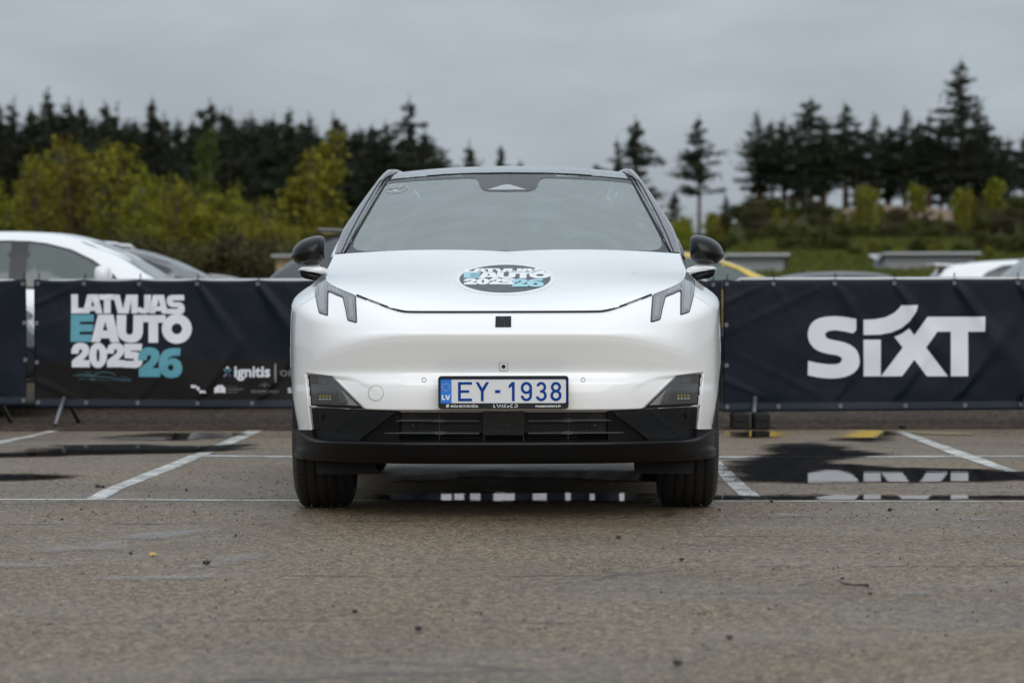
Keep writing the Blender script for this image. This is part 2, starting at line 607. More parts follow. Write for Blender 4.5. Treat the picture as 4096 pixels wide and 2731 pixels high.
C += [[(.80, 3.54, .345), (.80, 3.57, .44), (.80, 3.58, .51), (.80, 3.58, .565), (.80, 3.57, .60), (.80, 3.56, .63), (.79, 3.55, .65), (.79, 3.55, .67),
       (.78, 3.54, .70), (.76, 3.54, .87), (.70, 3.52, 1.0), (.66, 3.50, 1.10)],
      [(.4, 3.60, .345), (.4, 3.62, .44), (.4, 3.63, .51), (.4, 3.63, .565), (.4, 3.62, .60), (.4, 3.61, .63), (.4, 3.60, .65), (.4, 3.60, .67),
       (.4, 3.59, .70), (.4, 3.60, .87), (.4, 3.58, 1.0), (.4, 3.55, 1.10)],
      [(0, 3.61, .345), (0, 3.63, .44), (0, 3.64, .51), (0, 3.64, .565), (0, 3.63, .60), (0, 3.62, .63), (0, 3.61, .65), (0, 3.61, .67),
       (0, 3.60, .70), (0, 3.61, .87), (0, 3.59, 1.0), (0, 3.56, 1.10)]]
belt_half = loft(np.swapaxes(np.array(C), 0, 1), 5, 10)
belt = mirror_grid(belt_half)

# --- bonnet
hz_y = [-.745, -.70, -.60, -.45, -.25, 0, .2, .38]
hz_z = [.832, .852, .882, .920, .962, 1.010, 1.052, 1.092]
def hood_row(yc, edge, s=1.0):
    zc = float(pchip(hz_y, np.array(hz_z)[:, None], [yc])[0, 0])
    o = []
    for u in (0, .25, .5, .75, 1):
        y = yc + (edge[1] - yc) * u ** 2
        base = zc + (edge[2] - zc) * u ** 1.8
        o.append((edge[0] * u, y, base + .010 * math.sin(math.pi * u) * s))
    return o
e34 = tuple((a + b) / 2 for a, b in zip(crest[3], crest[4]))
row0 = [crest[0], (.12, -.742, .832), (.24, -.733, .832), (.365, -.709, .834), crest[3]]
hood_P = [row0, hood_row(-.685, e34, .3), hood_row(-.62, crest[4], .6), hood_row(-.545, crest[5]), hood_row(-.42, crest[6]), hood_row(-.21, crest[7]),
          hood_row(-.02, crest[8]), hood_row(.19, crest[9]), hood_row(.385, crest[10])]
hood_half = loft(np.array(hood_P), 8, 10, catmull, catmull)
hood = mirror_grid(hood_half)
for _ in range(60):                                   # fair the bonnet surface, edges stay
    hood[1:-1, 1:-1] += .5 * ((hood[:-2, 1:-1] + hood[2:, 1:-1] + hood[1:-1, :-2] + hood[1:-1, 2:]) / 4 - hood[1:-1, 1:-1])
low_row = belt[0].copy(); low_row[:, 2] = .25; low_row[:, 1] += np.where(low_row[:, 1] < 0, .012, 0)
front_bvh = grid_bvh([np.concatenate([low_row[None], belt], axis=0), hood])

def cam_ray(lx, py):
    return Vector((lx / FPX, 1.0, (HORIZ - py) / FPX)).normalized()
CO = Vector((0, CAMY, CAMH))
def on(bvh, sx=1.0, cx=CX):
    """photo pixel -> point on the surface (car space), normal towards the viewer"""
    def fn(px, py):
        d = cam_ray((px - cx) * sx, py)
        p, n, i, t = bvh.ray_cast(CO, d)
        if p is None:
            return None, None
        if n.dot(d) > 0: n = -n
        return p, n
    return fn

# --- pockets for fog lamps and lower grille in the white shell
FOG = [(1222, 1491), (1328, 1505), (1462, 1638), (1235, 1626)]
LOW = [(1235, 1626), (1462, 1638), (1587, 1643), (2016, 1645), (2016, 1960), (1240, 1960), (1244, 1790), (1262, 1770), (1248, 1740), (1246, 1716)]
FACET = [(1328, 1506), (1390, 1510), (1440, 1522), (1490, 1550), (1545, 1590), (1590, 1642), (1462, 1640)]
def sdf(poly, x, y):
    poly = np.array(poly, float)
    d = np.full(x.shape, 1e9); inside = np.zeros(x.shape, bool)
    for (ax, ay), (bx, by) in zip(poly, np.roll(poly, -1, axis=0)):
        ex, ey = bx - ax, by - ay
        t = np.clip(((x - ax) * ex + (y - ay) * ey) / (ex * ex + ey * ey), 0, 1)
        d = np.minimum(d, np.hypot(x - ax - t * ex, y - ay - t * ey))
        c = ((ay > y) != (by > y)) & (x < (bx - ax) * (y - ay) / (by - ay + 1e-12) + ax)
        inside ^= c
    return np.where(inside, d, -d)
# finer copy of the shell's front so that the pocket edges are crisp
def refine(G, ni, nj):
    I, J = G.shape[:2]
    ti, tj = np.arange(I), np.arange(J)
    Q = pchip(ti, G, subq(ti.astype(float), ni))
    Q = np.swapaxes(pchip(tj, np.swapaxes(Q, 0, 1), subq(tj.astype(float), nj)), 0, 1)
    return Q
nfront = 10 * 10 + 1
front_half = refine(belt_half[:, :nfront], 3, 3)
rear_half = belt_half[:, nfront - 1:]
def pocket(G):
    G = G.copy()
    D = G[..., 1] - CAMY
    px = CX - np.abs(G[..., 0]) / D * FPX
    py = HORIZ - (G[..., 2] - CAMH) / D * FPX
    sm = lambda v: np.clip(v, 0, 1) ** 2 * (3 - 2 * np.clip(v, 0, 1))
    f = sdf(FOG, px, py); g = sdf(LOW, px, py); h = sdf(FACET, px, py)
    both = np.maximum(f, g)
    front = G[..., 1] < -.2
    G[..., 1] += np.where(front, sm((f + 4) / 10) * .022 * (g < 0) + sm((g + 4) / 10) * .045 + sm((h + 8) / 22) * .009 * np.clip((1530 - px) / 190, 0, 1) * (both < 0), 0)
    return G, np.where(front, both, -50)
front_p, mask = pocket(front_half)
fullF = mirror_grid(front_p)
maskF = np.concatenate([mask[:, 1:][:, ::-1], mask], axis=1)
mi = []
I, J = fullF.shape[:2]
cell = (maskF[:-1, :-1] + maskF[1:, :-1] + maskF[:-1, 1:] + maskF[1:, 1:]) / 4
mi = (cell > 5).astype(int).reshape(-1).tolist()
Vf = fullF.reshape(-1, 3)
ff, fm = [], []
for q, k in zip(grid_faces(I, J), mi):
    c = Vf[list(q)].mean(axis=0)
    if math.hypot(c[1], c[2] - .335) < .385 and abs(c[0]) > .7 and c[1] > -.36:
        continue
    ff.append(q); fm.append(k)
body = vf('front_body_shell', Vf, ff, [M['white'], M['dark']], car, True, fm)
# sides and tail, with wheel openings
def side_obj(sx):
    G = rear_half.copy(); G[..., 0] *= sx
    I, J = G.shape[:2]
    fs = []
    for q in grid_faces(I, J, 0, sx > 0):
        c = G.reshape(-1, 3)[list(q)].mean(axis=0)
        if math.hypot(c[1] - 2.755, c[2] - .335) < .385 and abs(c[0]) > .7:
            continue
        fs.append(q)
    return vf('side_panel', G.reshape(-1, 3), fs, M['white'], car, True)
side_obj(1); side_obj(-1)
bonnet = grid_obj('bonnet', hood, M['white'], car, True)

fn_f = on(front_bvh)
def both_sides(name, polys, mat, parent=car, step=12, thick=.004, lift=.001, bvh=front_bvh, cx=CX, **kw):
    """lay a piece traced on the picture's left half, and its mirror image"""
    out = []
    for s in (1, -1):
        out.append(lay(name, polys, on(bvh, s, cx), mat, parent, step, thick, lift=lift, **kw))
    return out

# bonnet gap
def r3(p): return (1120 + p[0] * .38265, 1000 + p[1] * .38265)
def r5(p): return (1120 + p[0] * .38265, 1500 + p[1] * .38265)
def r1(p): return (1100 + p[0] * .38265, 600 + p[1] * .38265)
gap_l = [r3(p) for p in [(800, 476), (900, 514), (1000, 552), (1100, 589), (1180, 616), (1240, 634), (1290, 645), (1340, 650), (1500, 652), (1800, 653), (2100, 653)]] + [(2016, 1250)]
gap = gap_l + [(2 * CX - x, y) for x, y in gap_l[::-1][1:]]
lay('bonnet_gap', [(ribbon(gap, 4.2), [])], fn_f, M['gap'], bonnet, 6, .008, lift=.006)
fen = [(1165.5, 1249), (1185, 1233), (1210, 1214), (1235, 1196), (1262, 1182)]
both_sides('fender_gap', [(ribbon(fen, 1.6), [])], pm('fine_gap', (.45, .46, .47), .6), body, 12, .001, .0008)

# --- headlamps: n-shaped daytime lamps
def h2(p): return (1140 + p[0] * .161565, 1080 + p[1] * .161565)
LAMP = [h2(p) for p in [(905, 68), (945, 60), (985, 85), (985, 170), (1010, 240), (1080, 315), (1200, 385), (1330, 445), (1460, 500), (1610, 560), (1730, 610),
                        (1775, 650), (1785, 800), (1800, 1060), (1812, 1270), (1795, 1303), (1760, 1303), (1590, 1255), (1560, 1215), (1510, 960), (1445, 700), (1425, 680), (1270, 620), (1130, 555), (1100, 552), (1086, 580), (1086, 1095),
                        (1072, 1125), (1040, 1125), (870, 1068), (848, 1040), (790, 800), (748, 600), (740, 440), (760, 300), (790, 190), (840, 105)]]
def shrink(poly, d):
    """inset a polygon by d (poly in picture coordinates)"""
    n = len(poly); A = sum(poly[i][0] * poly[(i + 1) % n][1] - poly[(i + 1) % n][0] * poly[i][1] for i in range(n))
    s = 1 if A > 0 else -1
    out = []
    for i in range(n):
        a, b, c = Vector(poly[i - 1]), Vector(poly[i]), Vector(poly[(i + 1) % n])
        t1 = (b - a).normalized(); t2 = (c - b).normalized()
        n1 = Vector((-t1.y, t1.x)) * s; n2 = Vector((-t2.y, t2.x)) * s
        m = (n1 + n2)
        m = m / max(m.length, 1e-6)
        k = d / max(m.dot(n1), .5)
        out.append((b.x + m.x * k, b.y + m.y * k))
    return out
for s in (1, -1):
    fn = on(front_bvh, s, 2019)
    lamp = lay('headlamp', [(LAMP, [])], fn, M['lamp_dark'], car, 8, .006, lift=.0015)
    lay('lens', [(shrink(LAMP, 4.8), [])], fn, M['lamp_grey'], lamp, 8, .002, lift=.0040)
    cores = [[(905, 330), (1000, 350), (1015, 1020), (900, 985), (850, 700)], [(1590, 680), (1690, 700), (1740, 1190), (1640, 1170)],
             [(1110, 400), (1420, 540), (1425, 630), (1110, 480)]]
    for c in cores:
        lay('light_guide', [([h2(p) for p in c], [])], fn, M['lamp_core'], lamp, 8, .001, lift=.0055)
    edge = [[(815, 310), (840, 640), (905, 1040)], [(1470, 520), (1530, 800), (1600, 1200)], [(1060, 350), (1070, 540)]]
    for e in edge:
        lay('lens_edge', [(ribbon([h2(p) for p in e], 2.2), [])], fn, M['led_w'], lamp, 8, .001, lift=.0062)

# --- fog lamps
def f3(p): return (1180 + p[0] * .161565, 1460 + p[1] * .161565)
FRAME = [f3(p) for p in [(275, 215), (300, 203), (340, 203), (960, 290), (1340, 660), (1760, 1095), (345, 1030), (325, 1000)]]
LENS = [f3(p) for p in [(312, 228), (870, 295), (1200, 610), (1570, 1018), (365, 955), (345, 700)]]
for s in (1, -1):
    fn = on(front_bvh, s)
    fog = lay('fog_lamp', [(FRAME, [])], fn, M['blackplastic'], car, 10, .02, lift=-.013)
    lay('lens', [(LENS, [])], fn, M['fog_lens'], fog, 10, .004, lift=-.009)
    for nm, pl, mt in (('upper_reflector', [(520, 320), (620, 335), (790, 400), (740, 440), (560, 440), (510, 400)], 'reflector'),
                       ('divider', [(440, 585), (950, 610), (1010, 635), (440, 612)], 'reflector'),
                       ('side_reflector', [(1000, 480), (1100, 560), (1300, 940), (1090, 930)], 'reflector'),
                       ('inner_facet', [(1120, 600), (1240, 720), (1540, 1005), (1280, 985)], 'lamp_core')):
        lay(nm, [([f3(p) for p in pl], [])], fn, M[mt], fog, 10, .001, lift=-.0075)
    for q in range(4):
        x = 560 + q * 82
        lay('led', [([f3(p) for p in [(x, 740), (x + 50, 720), (x + 60, 802), (x - 4, 800)]], [])], fn, M['led'], fog, 10, .001, lift=-.006)
        lay('led', [([f3(p) for p in [(x - 6, 818), (x + 55, 820), (x + 55, 858), (x - 4, 856)]], [])], fn, M['led_w'], fog, 10, .001, lift=-.006)

# --- lower black parts
RIB_AREA = [r5(p) for p in [(313, 345), (870, 365), (480, 692), (395, 700), (350, 660), (330, 580)]]
BAND = [r5(p) for p in [(868, 358), (1222, 376), (784, 704), (470, 697)]]
TRI = [r5(p) for p in [(1216, 378), (1234, 376), (1234, 708), (776, 708)]]
for s in (1, -1):
    fn = on(front_bvh, s)
    ins = lay('ribbed_insert', [(RIB_AREA, [])], fn, M['blackplastic'], car, 10, .02, lift=-.016)
    ribs = []
    for q in range(15):
        y = 362 + q * 22.3
        lo = 316 + (y - 345) * .055 if y < 600 else 330 + (y - 600) * .55
        hi = 855 - (y - 366) * 1.19
        if hi > lo + 10:
            ribs.append(([r5((lo, y)), r5((hi, y + 1)), r5((hi - 10, y + 10)), r5((lo + 2, y + 9))], []))
    lay('rib_row', ribs, fn, M['blackplastic'], ins, None, .006, lift=-.008, smooth=False)
    lay('sensor_cap', [(ell(*r5((402, 432)), 9, 10, 20), [])], fn, M['blackplastic'], ins, None, .008, lift=-.006)
    lay('bumper_blade', [(BAND, [])], fn, M['blackplastic'], car, 10, .025, lift=-.008)
    lay('grille_cheek', [(TRI, [])], fn, M['bumper_black'], car, 10, .02, lift=-.022)
    # air guides
    for x0, y, x1 in ((1198, 488, 2085), (1065, 611, 2085)):
        w = [2.5] + [4.5] * 5 + [10, 10] + [4.5] * 3
        xs = [x0, x0 + 60] + list(np.linspace(x0 + 120, 1590, 4)) + [1640, 1690, 1740, 1900, x1]
        lay('air_guide', [(ribbon([r5((x, y + (x - x0) * .006)) for x in xs], w), [])], fn, M['slat'], car, 10, .02, lift=-.02)
    for x in (1660, 2131):
        lay('grille_stay', [(ribbon([r5((x, 378)), r5((x, 702))], 1.8), [])], fn, M['slat'], car, 10, .004, lift=-.034)
    for q in range(11):
        y = 395 + q * 28
        lay('radiator_fin', [(ribbon([r5((1560, y)), r5((2100, y))], 1.6), [])], fn, M['blackplastic'], car, 20, .002, lift=-.04)
    for (x0, y0, x1, y1) in ((1345, 515, 1420, 610), (1430, 520, 1550, 580), (1430, 410, 1550, 460)):
        lay('cooler_bracket', [([r5((x0, y0)), r5((x1, y0)), r5((x1, y1)), r5((x0, y1))], [])], fn, M['blackplastic'], car, None, .004, lift=-.036)
    lay('screw', [(ell(*r5((1374, 545)), 3.6, 3.6, 12), [])], fn, M['slat'], car, None, .003, lift=-.033)
radar = lay('radar_panel', [(rrect(1933.5, 1643, 2098.5, 1741, 3), [])], fn_f, M['frit'], car, 14, .03, lift=-.012)

# --- lower bumper: lip, black corners, sills
LB = []
for j, (x, b, zc, cf, ud) in enumerate(cols):
    w = min(1.0, j / 6.0) ** 2
    sp = np.clip((j - 3.5) / 2.5, 0, 1)
    ztop = .316 + (.347 - .316) * np.clip((j - 5) / 1.0, 0, 1)
    LB.append([(x * .985, b + .05 * (1 - sp) + .019 * sp, ztop), (x * .984, b + .004 * (1 - sp) + .018 * sp, ztop - .003 - .01 * sp), (x * .983, b - .014 * (1 - sp) + .016 * sp, ztop - .008 - .012 * sp), (x * .982, b - .016 * (1 - sp) + .016 * sp, .300 - .002 * sp),
               (x * .980, b - .006 + .021 * sp, .280), (x * (.972 + .016 * sp), b + .008 + .014 * sp, .250), (x * (.966 + .020 * sp), b + .030, .226), (x * .955, b + .14, .216)])
for y in (.75, 1.2, 1.9, 2.5, 3.0, 3.35):
    LB.append([(.893, y, .347), (.892, y, .334), (.892, y, .327), (.89, y, .298), (.886, y, .28), (.876, y, .25), (.866, y, .228), (.80, y, .218)])
lb = loft(np.swapaxes(np.array(LB), 0, 1), 4, 8)
LBg = mirror_grid(lb)
fs = []
V = LBg.reshape(-1, 3)
for q in grid_faces(LBg.shape[0], LBg.shape[1]):
    c = V[list(q)].mean(axis=0)
    if any(math.hypot(c[1] - wy, c[2] - .335) < .385 and abs(c[0]) > .72 for wy in (0, 2.755)) and c[1] > -.3:
        continue
    fs.append(q)
vf('lower_bumper', V, fs, M['bumper_black'], car, True)
vf('rear_bumper', [(-.87, 3.3, .347), (.87, 3.3, .347), (.8, 3.53, .347), (-.8, 3.53, .347), (-.8, 3.3, .25), (.8, 3.3, .25), (.75, 3.45, .25), (-.75, 3.45, .25)],
   [(0, 1, 2, 3), (4, 7, 6, 5), (2, 6, 7, 3), (1, 5, 6, 2), (0, 3, 7, 4)], M['bumper_black'], car)
# wheel arch trims
def bx_(wy, a):
    y = .38 * math.cos(a)
    return float(np.interp(y, [-.40, -.22, -.03, .2], [.872, .901, .909, .909])) if wy < 1 else .912
for wy in (0.0, 2.755):
    for s in (1, -1):
        bm = bmesh.new()
        ring = []
        for k in range(25):
            a = R(2 + 176 * k / 24)
            ring.append([bm.verts.new((s * xx, wy + rr * math.cos(a), .335 + rr * math.sin(a))) for xx, rr in ((bx_(wy, a) - .05, .365), (bx_(wy, a) + .003, .367), (bx_(wy, a) + .004, .398), (bx_(wy, a) - .002, .402), (bx_(wy, a) - .05, .402))])
        for a, b in zip(ring[:-1], ring[1:]):
            for k in range(4):
                bm.faces.new((a[k], a[k + 1], b[k + 1], b[k]))
        bmo('arch_trim', bm, M['bumper_black'], car, True)
both_sides('corner_trim', [([(1168, 1716.5), (1246, 1717.5), (1249, 1742), (1258, 1758), (1278, 1772), (1300, 1776), (1290, 1800), (1172, 1800)], [])], M['bumper_black'], car, 10, .03, .0015)
# under-tray and deflectors
box('under_tray', (0, 1.4, .27), (1.42, 3.9, .07), M['dark'], car, .02)
for s in (1, -1):
    vs = []
    def dpt(px, py, y): k = kd(y); return (s * (px - CX) * k, y, CAMH + (HORIZ - py) * k)
    o = [r5(p) for p in [(368, 905), (992, 905), (988, 1018), (975, 1032), (385, 1032), (372, 1015)]]
    for y in (-.44, -.425):
        vs += [dpt(*p, y) for p in o]
    n = len(o)
    fcs = [tuple(range(n)), tuple(range(2 * n - 1, n - 1, -1))] + [(i, (i + 1) % n, n + (i + 1) % n, n + i) for i in range(n)]
    vf('wheel_deflector', vs, fcs, M['rubber'], car)

# --- wheels
def wheel(y, s):
    root = None
    xo = .886
    prof = []
    W = .236; r0 = .338
    xs = np.linspace(-W / 2, W / 2, 41)
    for t in xs:
        e = abs(t) / (W / 2)
        r = r0 - .006 * e ** 2 - .035 * max(0, (e - .78) / .22) ** 2.2
        for g in (-.062, -.021, .021, .062):
            if abs(t - g) < .0045: r -= .008
        prof.append((t, r))
    prof = [(-W / 2 + .012, .245), (-W / 2 - .004, .262), (-W / 2 - .006, .285)] + prof + [(W / 2 + .006, .285), (W / 2 + .004, .262), (W / 2 - .012, .245)]
    cx = s * (xo - W / 2)
    w = lathe('wheel', [(t, r) for t, r in prof], M['tyre_tread'], car, 96, 'X', (cx, y, .338))
    rim = lathe('rim', [(-.105, .247), (-.10, .236), (-.04, .225), (.05, .225), (.10, .236), (.108, .247)], M['alu_dark'], w, 64, 'X', (cx, y, .338))
    bm = bmesh.new()
    for k in range(5):
        a = k * 2 * math.pi / 5
        for da in (-.16, .16):
            p0 = (cx + s * .085, y + .04 * math.cos(a), .338 + .04 * math.sin(a))
            p1 = (cx + s * .10, y + .236 * math.cos(a + da), .338 + .236 * math.sin(a + da))
            tube_bm(bm, [p0, p1], [.026, .017], 6)
    bmo('spokes', bm, M['alu_dark'], w, True)
    lathe('brake_disc', [(-.02, .02), (-.02, .16), (.0, .16), (.0, .02)], M['alu_dark'], w, 32, 'X', (cx, y, .338))
    lathe('hub', [(.0, .06), (.105, .055), (.11, .0)], M['alu_dark'], w, 20, 'X', (cx if s > 0 else cx - .1, y, .338))
m, n, l, b = new_mat('tyre_tread')
b.inputs['Base Color'].default_value = (.013, .013, .0135, 1); b.inputs['Roughness'].default_value = .55
co = objco(m)
wv = N(m, 'ShaderNodeTexWave', wave_type='BANDS', bands_direction='Z'); wv.inputs['Scale'].default_value = 17; wv.inputs['Distortion'].default_value = 2.5
wv.inputs['Detail'].default_value = 0
l.new(co, wv.inputs['Vector'])
l.new(bump(m, wv.outputs['Fac'], .22, .004), b.inputs['Normal'])
M['tyre_tread'] = m
M['alu_dark'] = pm('rim_dark', (.10, .10, .105), .35, .8)
for y in (0, 2.755):
    for s in (1, -1):
        wheel(y, s)

# --- windscreen, pillars, roof
def lerp(a, b, t): return tuple(x + (y - x) * t for x, y in zip(a, b))
gb_c, gb_e = (0, .385, 1.078), P(373.6, 583.5, .60)
gt_c, gt_e = P(0, 400.3, 1.28), P(284.5, 414.3, 1.42)
ws = []
for t in (0, .25, .5, .75, 1):
    c, e = lerp(gb_c, gt_c, t), lerp(gb_e, gt_e, t)
    bul = .018 * 4 * t * (1 - t)
    row = []
    for u in (0, .3, .6, .85, 1):
        q = (e[0] * u, c[1] + (e[1] - c[1]) * u ** 2.2, c[2] + (e[2] - c[2]) * u ** 2.2)
        row.append((q[0], q[1] - bul * .4, q[2] + bul))
    ws.append(row)
ws_half = loft(np.array(ws), 8, 8)
WS = mirror_grid(ws_half)
screen = grid_obj('windscreen', WS, M['glass'], car, True)
ws_bvh = grid_bvh([WS])
WCX = 2036.0
# black ceramic border with the camera bulge (outer edge = glass edge)
def w8(p): return (1380 + p[0] * .56973, 640 + p[1] * .56973)
outer = [w8(p) for p in [(8, 656), (60, 570), (120, 460), (190, 335), (250, 230), (297, 146), (500, 120), (700, 104), (900, 97), (1149, 94)]]
inner = [w8(p) for p in [(1149, 638), (600, 638), (150, 640), (95, 632), (66, 605), (75, 560), (110, 480), (170, 360), (230, 255), (275, 190), (300, 170), (340, 160), (500, 146), (700, 135), (880, 129), (920, 133), (938, 150), (952, 190), (972, 212), (1010, 222), (1149, 224)]]
def mir(pts): return [(2 * WCX - x, y) for x, y in pts[::-1]]
half_c = WCX
outer = [(min(x, half_c), y) for x, y in outer]; outer[-1] = (half_c, outer[-1][1])
inner = [(min(x, half_c), y) for x, y in inner]; inner[0] = (half_c, inner[0][1]); inner[-1] = (half_c, inner[-1][1])
bot = [(half_c, w8((1149, 652))[1]), (w8((600, 652))), (w8((8, 656)))]
ring_o = bot[:0] + outer + mir(outer)[1:] + [(2 * WCX - bot[1][0], bot[1][1]), bot[0], bot[1]]
ring_i = inner + mir(inner)[1:-1]
lay('ceramic_border', [(ring_o, [ring_i])], on(ws_bvh, 1, WCX), M['frit'], screen, 14, .001, lift=.0018)
cam_win = [w8(p) for p in [(1000, 213), (1110, 180), (1130, 177), (1160, 177), (1280, 213)]]
lay('camera_window', [(cam_win, [])], on(ws_bvh, 1, WCX), pm('camera_window_grey', (.32, .34, .34), .2, 0, .6), screen, 14, .001, lift=.003)
# windscreen sticker
M['sticker_grey'] = pm('sticker_grey', (.42, .45, .44), .4)
st = (1584, 755)
rot = R(-5)
stick = lay('sticker', [(ell(*st, 47, 16.5, 48, rot), [ell(*st, 45, 14.8, 48, rot)])], on(ws_bvh, 1, WCX), M['sticker_grey'], screen, None, .0005, lift=.003)
tx = fit_text('S|E|B', -26, -1, 30, -11, .02)
tx = [([(st[0] + x * math.cos(rot) - y * math.sin(rot), st[1] + x * math.sin(rot) + y * math.cos(rot)) for x, y in o], h) for o, h in tx]
lay('sticker_text', tx, on(ws_bvh, 1, WCX), M['sticker_grey'], stick, None, .0005, lift=.003)
lay('sticker_text', [([(1574, 761), (1592, 759), (1593, 767), (1575, 768)], []), ([(1540, 757), (1628, 750), (1628, 751.3), (1540, 758.3)], [])], on(ws_bvh, 1, WCX), M['sticker_grey'], stick, None, .0005, lift=.003)

# roof panel
def roof_sec(y, zc, ze, w):
    return [(0, y, zc), (w * .4, y, zc - (zc - ze) * .16), (w * .75, y, zc - (zc - ze) * .55), (w, y, ze)]
hd = [(ws_half[-1, k][0], ws_half[-1, k][1] + .006, ws_half[-1, k][2] + .004) for k in (0, 12, 24, 32)]
roof_P = [hd, roof_sec(1.52, 1.508, 1.474, .555), roof_sec(1.75, 1.526, 1.496, .530), roof_sec(2.1, 1.529, 1.500, .520), roof_sec(2.5, 1.515, 1.487, .515),
          roof_sec(2.9, 1.482, 1.455, .505), roof_sec(3.25, 1.445, 1.42, .49), roof_sec(3.30, 1.425, 1.40, .49)]
roof_P[1][0] = (0, 1.46, 1.500); 
roof = mirror_grid(loft(np.array(roof_P), 6, 6))
grid_obj('roof', roof, M['blackgloss'], car, True)
# A pillar + cant rail + side glass edge
pil_y = [.60, .84, 1.02, 1.28, 1.42, 1.58, 1.75, 2.1, 2.5, 2.9, 3.25]
g_edge = [lerp(gb_e, gt_e, t) for t in (0, .29, .51, .83, 1)] + [(.551, 1.58, 1.478), (.530, 1.75, 1.494), (.520, 2.1, 1.498), (.515, 2.5, 1.485), (.505, 2.9, 1.453), (.49, 3.25, 1.418)]
o_edge = [P(398, 584, .66), P(381, 531, .92), P(360, 496, 1.10), P(322, 441, 1.38), P(293.5, 406, 1.56), P(282, 398, 1.68), (.588, 1.85, 1.478), (.585, 2.15, 1.482), (.58, 2.5, 1.468), (.565, 2.9, 1.435), (.55, 3.25, 1.40)]
s_edge = [(o[0] + .012, o[1] + .05, o[2] - .03) for o in o_edge]
PL = []
for k in range(len(pil_y)):
    g, o, e = g_edge[k], o_edge[k], s_edge[k]
    mid = lerp(g, o, .5)
    up = .008 + .014 * min(1, k / 5)
    PL.append([(g[0], g[1], g[2] - .012), (g[0] + .006, g[1], g[2] + .008), lerp((g[0], g[1], g[2]), (o[0], o[1], o[2]), .35)[:2] + (lerp(g, o, .35)[2] + up,), lerp(g, o, .72)[:2] + (lerp(g, o, .72)[2] + up * .9,), o, e])
pl = loft(np.array(PL), 6, 4)
for s in (1, -1):
    G = pl.copy(); G[..., 0] *= s
    pil = grid_obj('roof_pillar', G, M['blackgloss'], car, True)
    # seam between pillar trim and screen
    # side glass: pillar edge down to belt line
    bel = [(.775, .62, 1.078), (.80, .86, 1.046), (.815, 1.02, 1.038), (.825, 1.28, 1.036), (.83, 1.5, 1.036), (.832, 1.65, 1.038), (.834, 1.85, 1.04), (.834, 2.15, 1.045), (.83, 2.5, 1.055), (.80, 2.95, 1.085), (.72, 3.35, 1.10)]
    SG = np.array([[lerp(e, b, t) for t in (0, .33, .66, 1)] for e, b in zip(s_edge, bel)])
    SG[:, 1:3, 0] += .012
    sg = loft(SG, 3, 3); sg[..., 0] *= s
    grid_obj('side_window', sg, M['sideglass'], car, True)
    for (ya, yb) in ((1.74, 1.84),):
        vs = []
        for y in (ya, yb):
            vs += [(s * .842, y, 1.036), (s * .70, y + .05, 1.30), (s * .612, y + .1, 1.462)]
        vf('door_pillar', vs, [(0, 1, 4, 3), (1, 2, 5, 4)], M['bumper_black'], car)
pil_bvh = grid_bvh([pl, np.array(pl) * np.array([-1, 1, 1]), WS, roof])
seam = [w8(p) for p in [(2, 660), (60, 562), (120, 455), (190, 330), (250, 225), (296, 146), (330, 105), (352, 88)]]
for s in (1, -1):
    lay('screen_seal', [(ribbon(seam, [8, 8, 7.5, 7, 6.5, 6, 4.5, 3]), [])], on(pil_bvh, s, WCX), M['rubber'], car, 14, .003, lift=.004)
    seam2 = [w8(p) for p in [(-18, 655), (40, 520), (100, 400), (160, 290), (215, 195), (245, 150), (262, 138)]]
    lay('pillar_seam', [(ribbon(seam2, 2.6), [])], on(pil_bvh, s, WCX), M['rubber'], car, 14, .002, lift=.002)
hl = [w8(p) for p in [(296, 147), (500, 121), (700, 106), (900, 98), (1149, 95)]]; hl[-1] = (WCX, hl[-1][1])
lay('roof_seam', [(ribbon(hl + mir(hl)[1:], 4.2), [])], on(pil_bvh, 1, WCX), M['rubber'], car, 14, .002, lift=.003)
# tail
tail = np.array([[(x * .98, y, z) for x, y, z in [roof_P[-1][k] for k in range(4)]],
                 [(0, 3.42, 1.28), (.24, 3.42, 1.28), (.45, 3.40, 1.27), (.60, 3.36, 1.26)],
                 [(0, 3.55, 1.10), (.27, 3.545, 1.10), (.50, 3.53, 1.10), (.66, 3.50, 1.10)]])
grid_obj('tailgate_window', mirror_grid(loft(tail, 3, 3)), M['sideglass'], car, True)
for s in (1, -1):
    vf('rear_pillar', [(s * .470, 3.292, 1.408), (s * .556, 3.29, 1.385), (s * .588, 3.352, 1.266), (s * .652, 3.31, 1.245), (s * .662, 3.498, 1.094), (s * .735, 3.345, 1.090)],
       [(0, 1, 3, 2), (2, 3, 5, 4)], M['bumper_black'], car)
box('tail_lamp', (0, 3.60, .93), (1.3, .06, .05), M['red'], car, .01)

# --- cabin
cab = box('dashboard', (0, 1.0, .93), (1.36, .50, .20), M['interior'], car, .06, smooth=True)
box('floor_pan', (0, 2.0, .40), (1.5, 3.0, .06), M['interior'], car)
box('headliner', (0, 2.2, 1.435), (.96, 1.5, .012), M['interior_light'], car)
for sx in (-.37, .37):
    seat = box('front_seat', (sx, 1.75, .62), (.50, .52, .26), M['interior'], car, .07, smooth=True)
    box('backrest', (sx, 2.05, .98), (.48, .16, .62), M['interior'], seat, .07, Matrix.Rotation(R(-14), 4, 'X'), True)
    box('headrest', (sx, 2.16, 1.30), (.26, .10, .17), M['interior'], seat, .045, Matrix.Rotation(R(-8), 4, 'X'), True)
rs = box('rear_seat', (0, 2.75, .60), (1.25, .5, .26), M['interior'], car, .07, smooth=True)
box('backrest', (0, 3.02, .93), (1.25, .16, .60), M['interior_light'], rs, .06, Matrix.Rotation(R(-14), 4, 'X'), True)
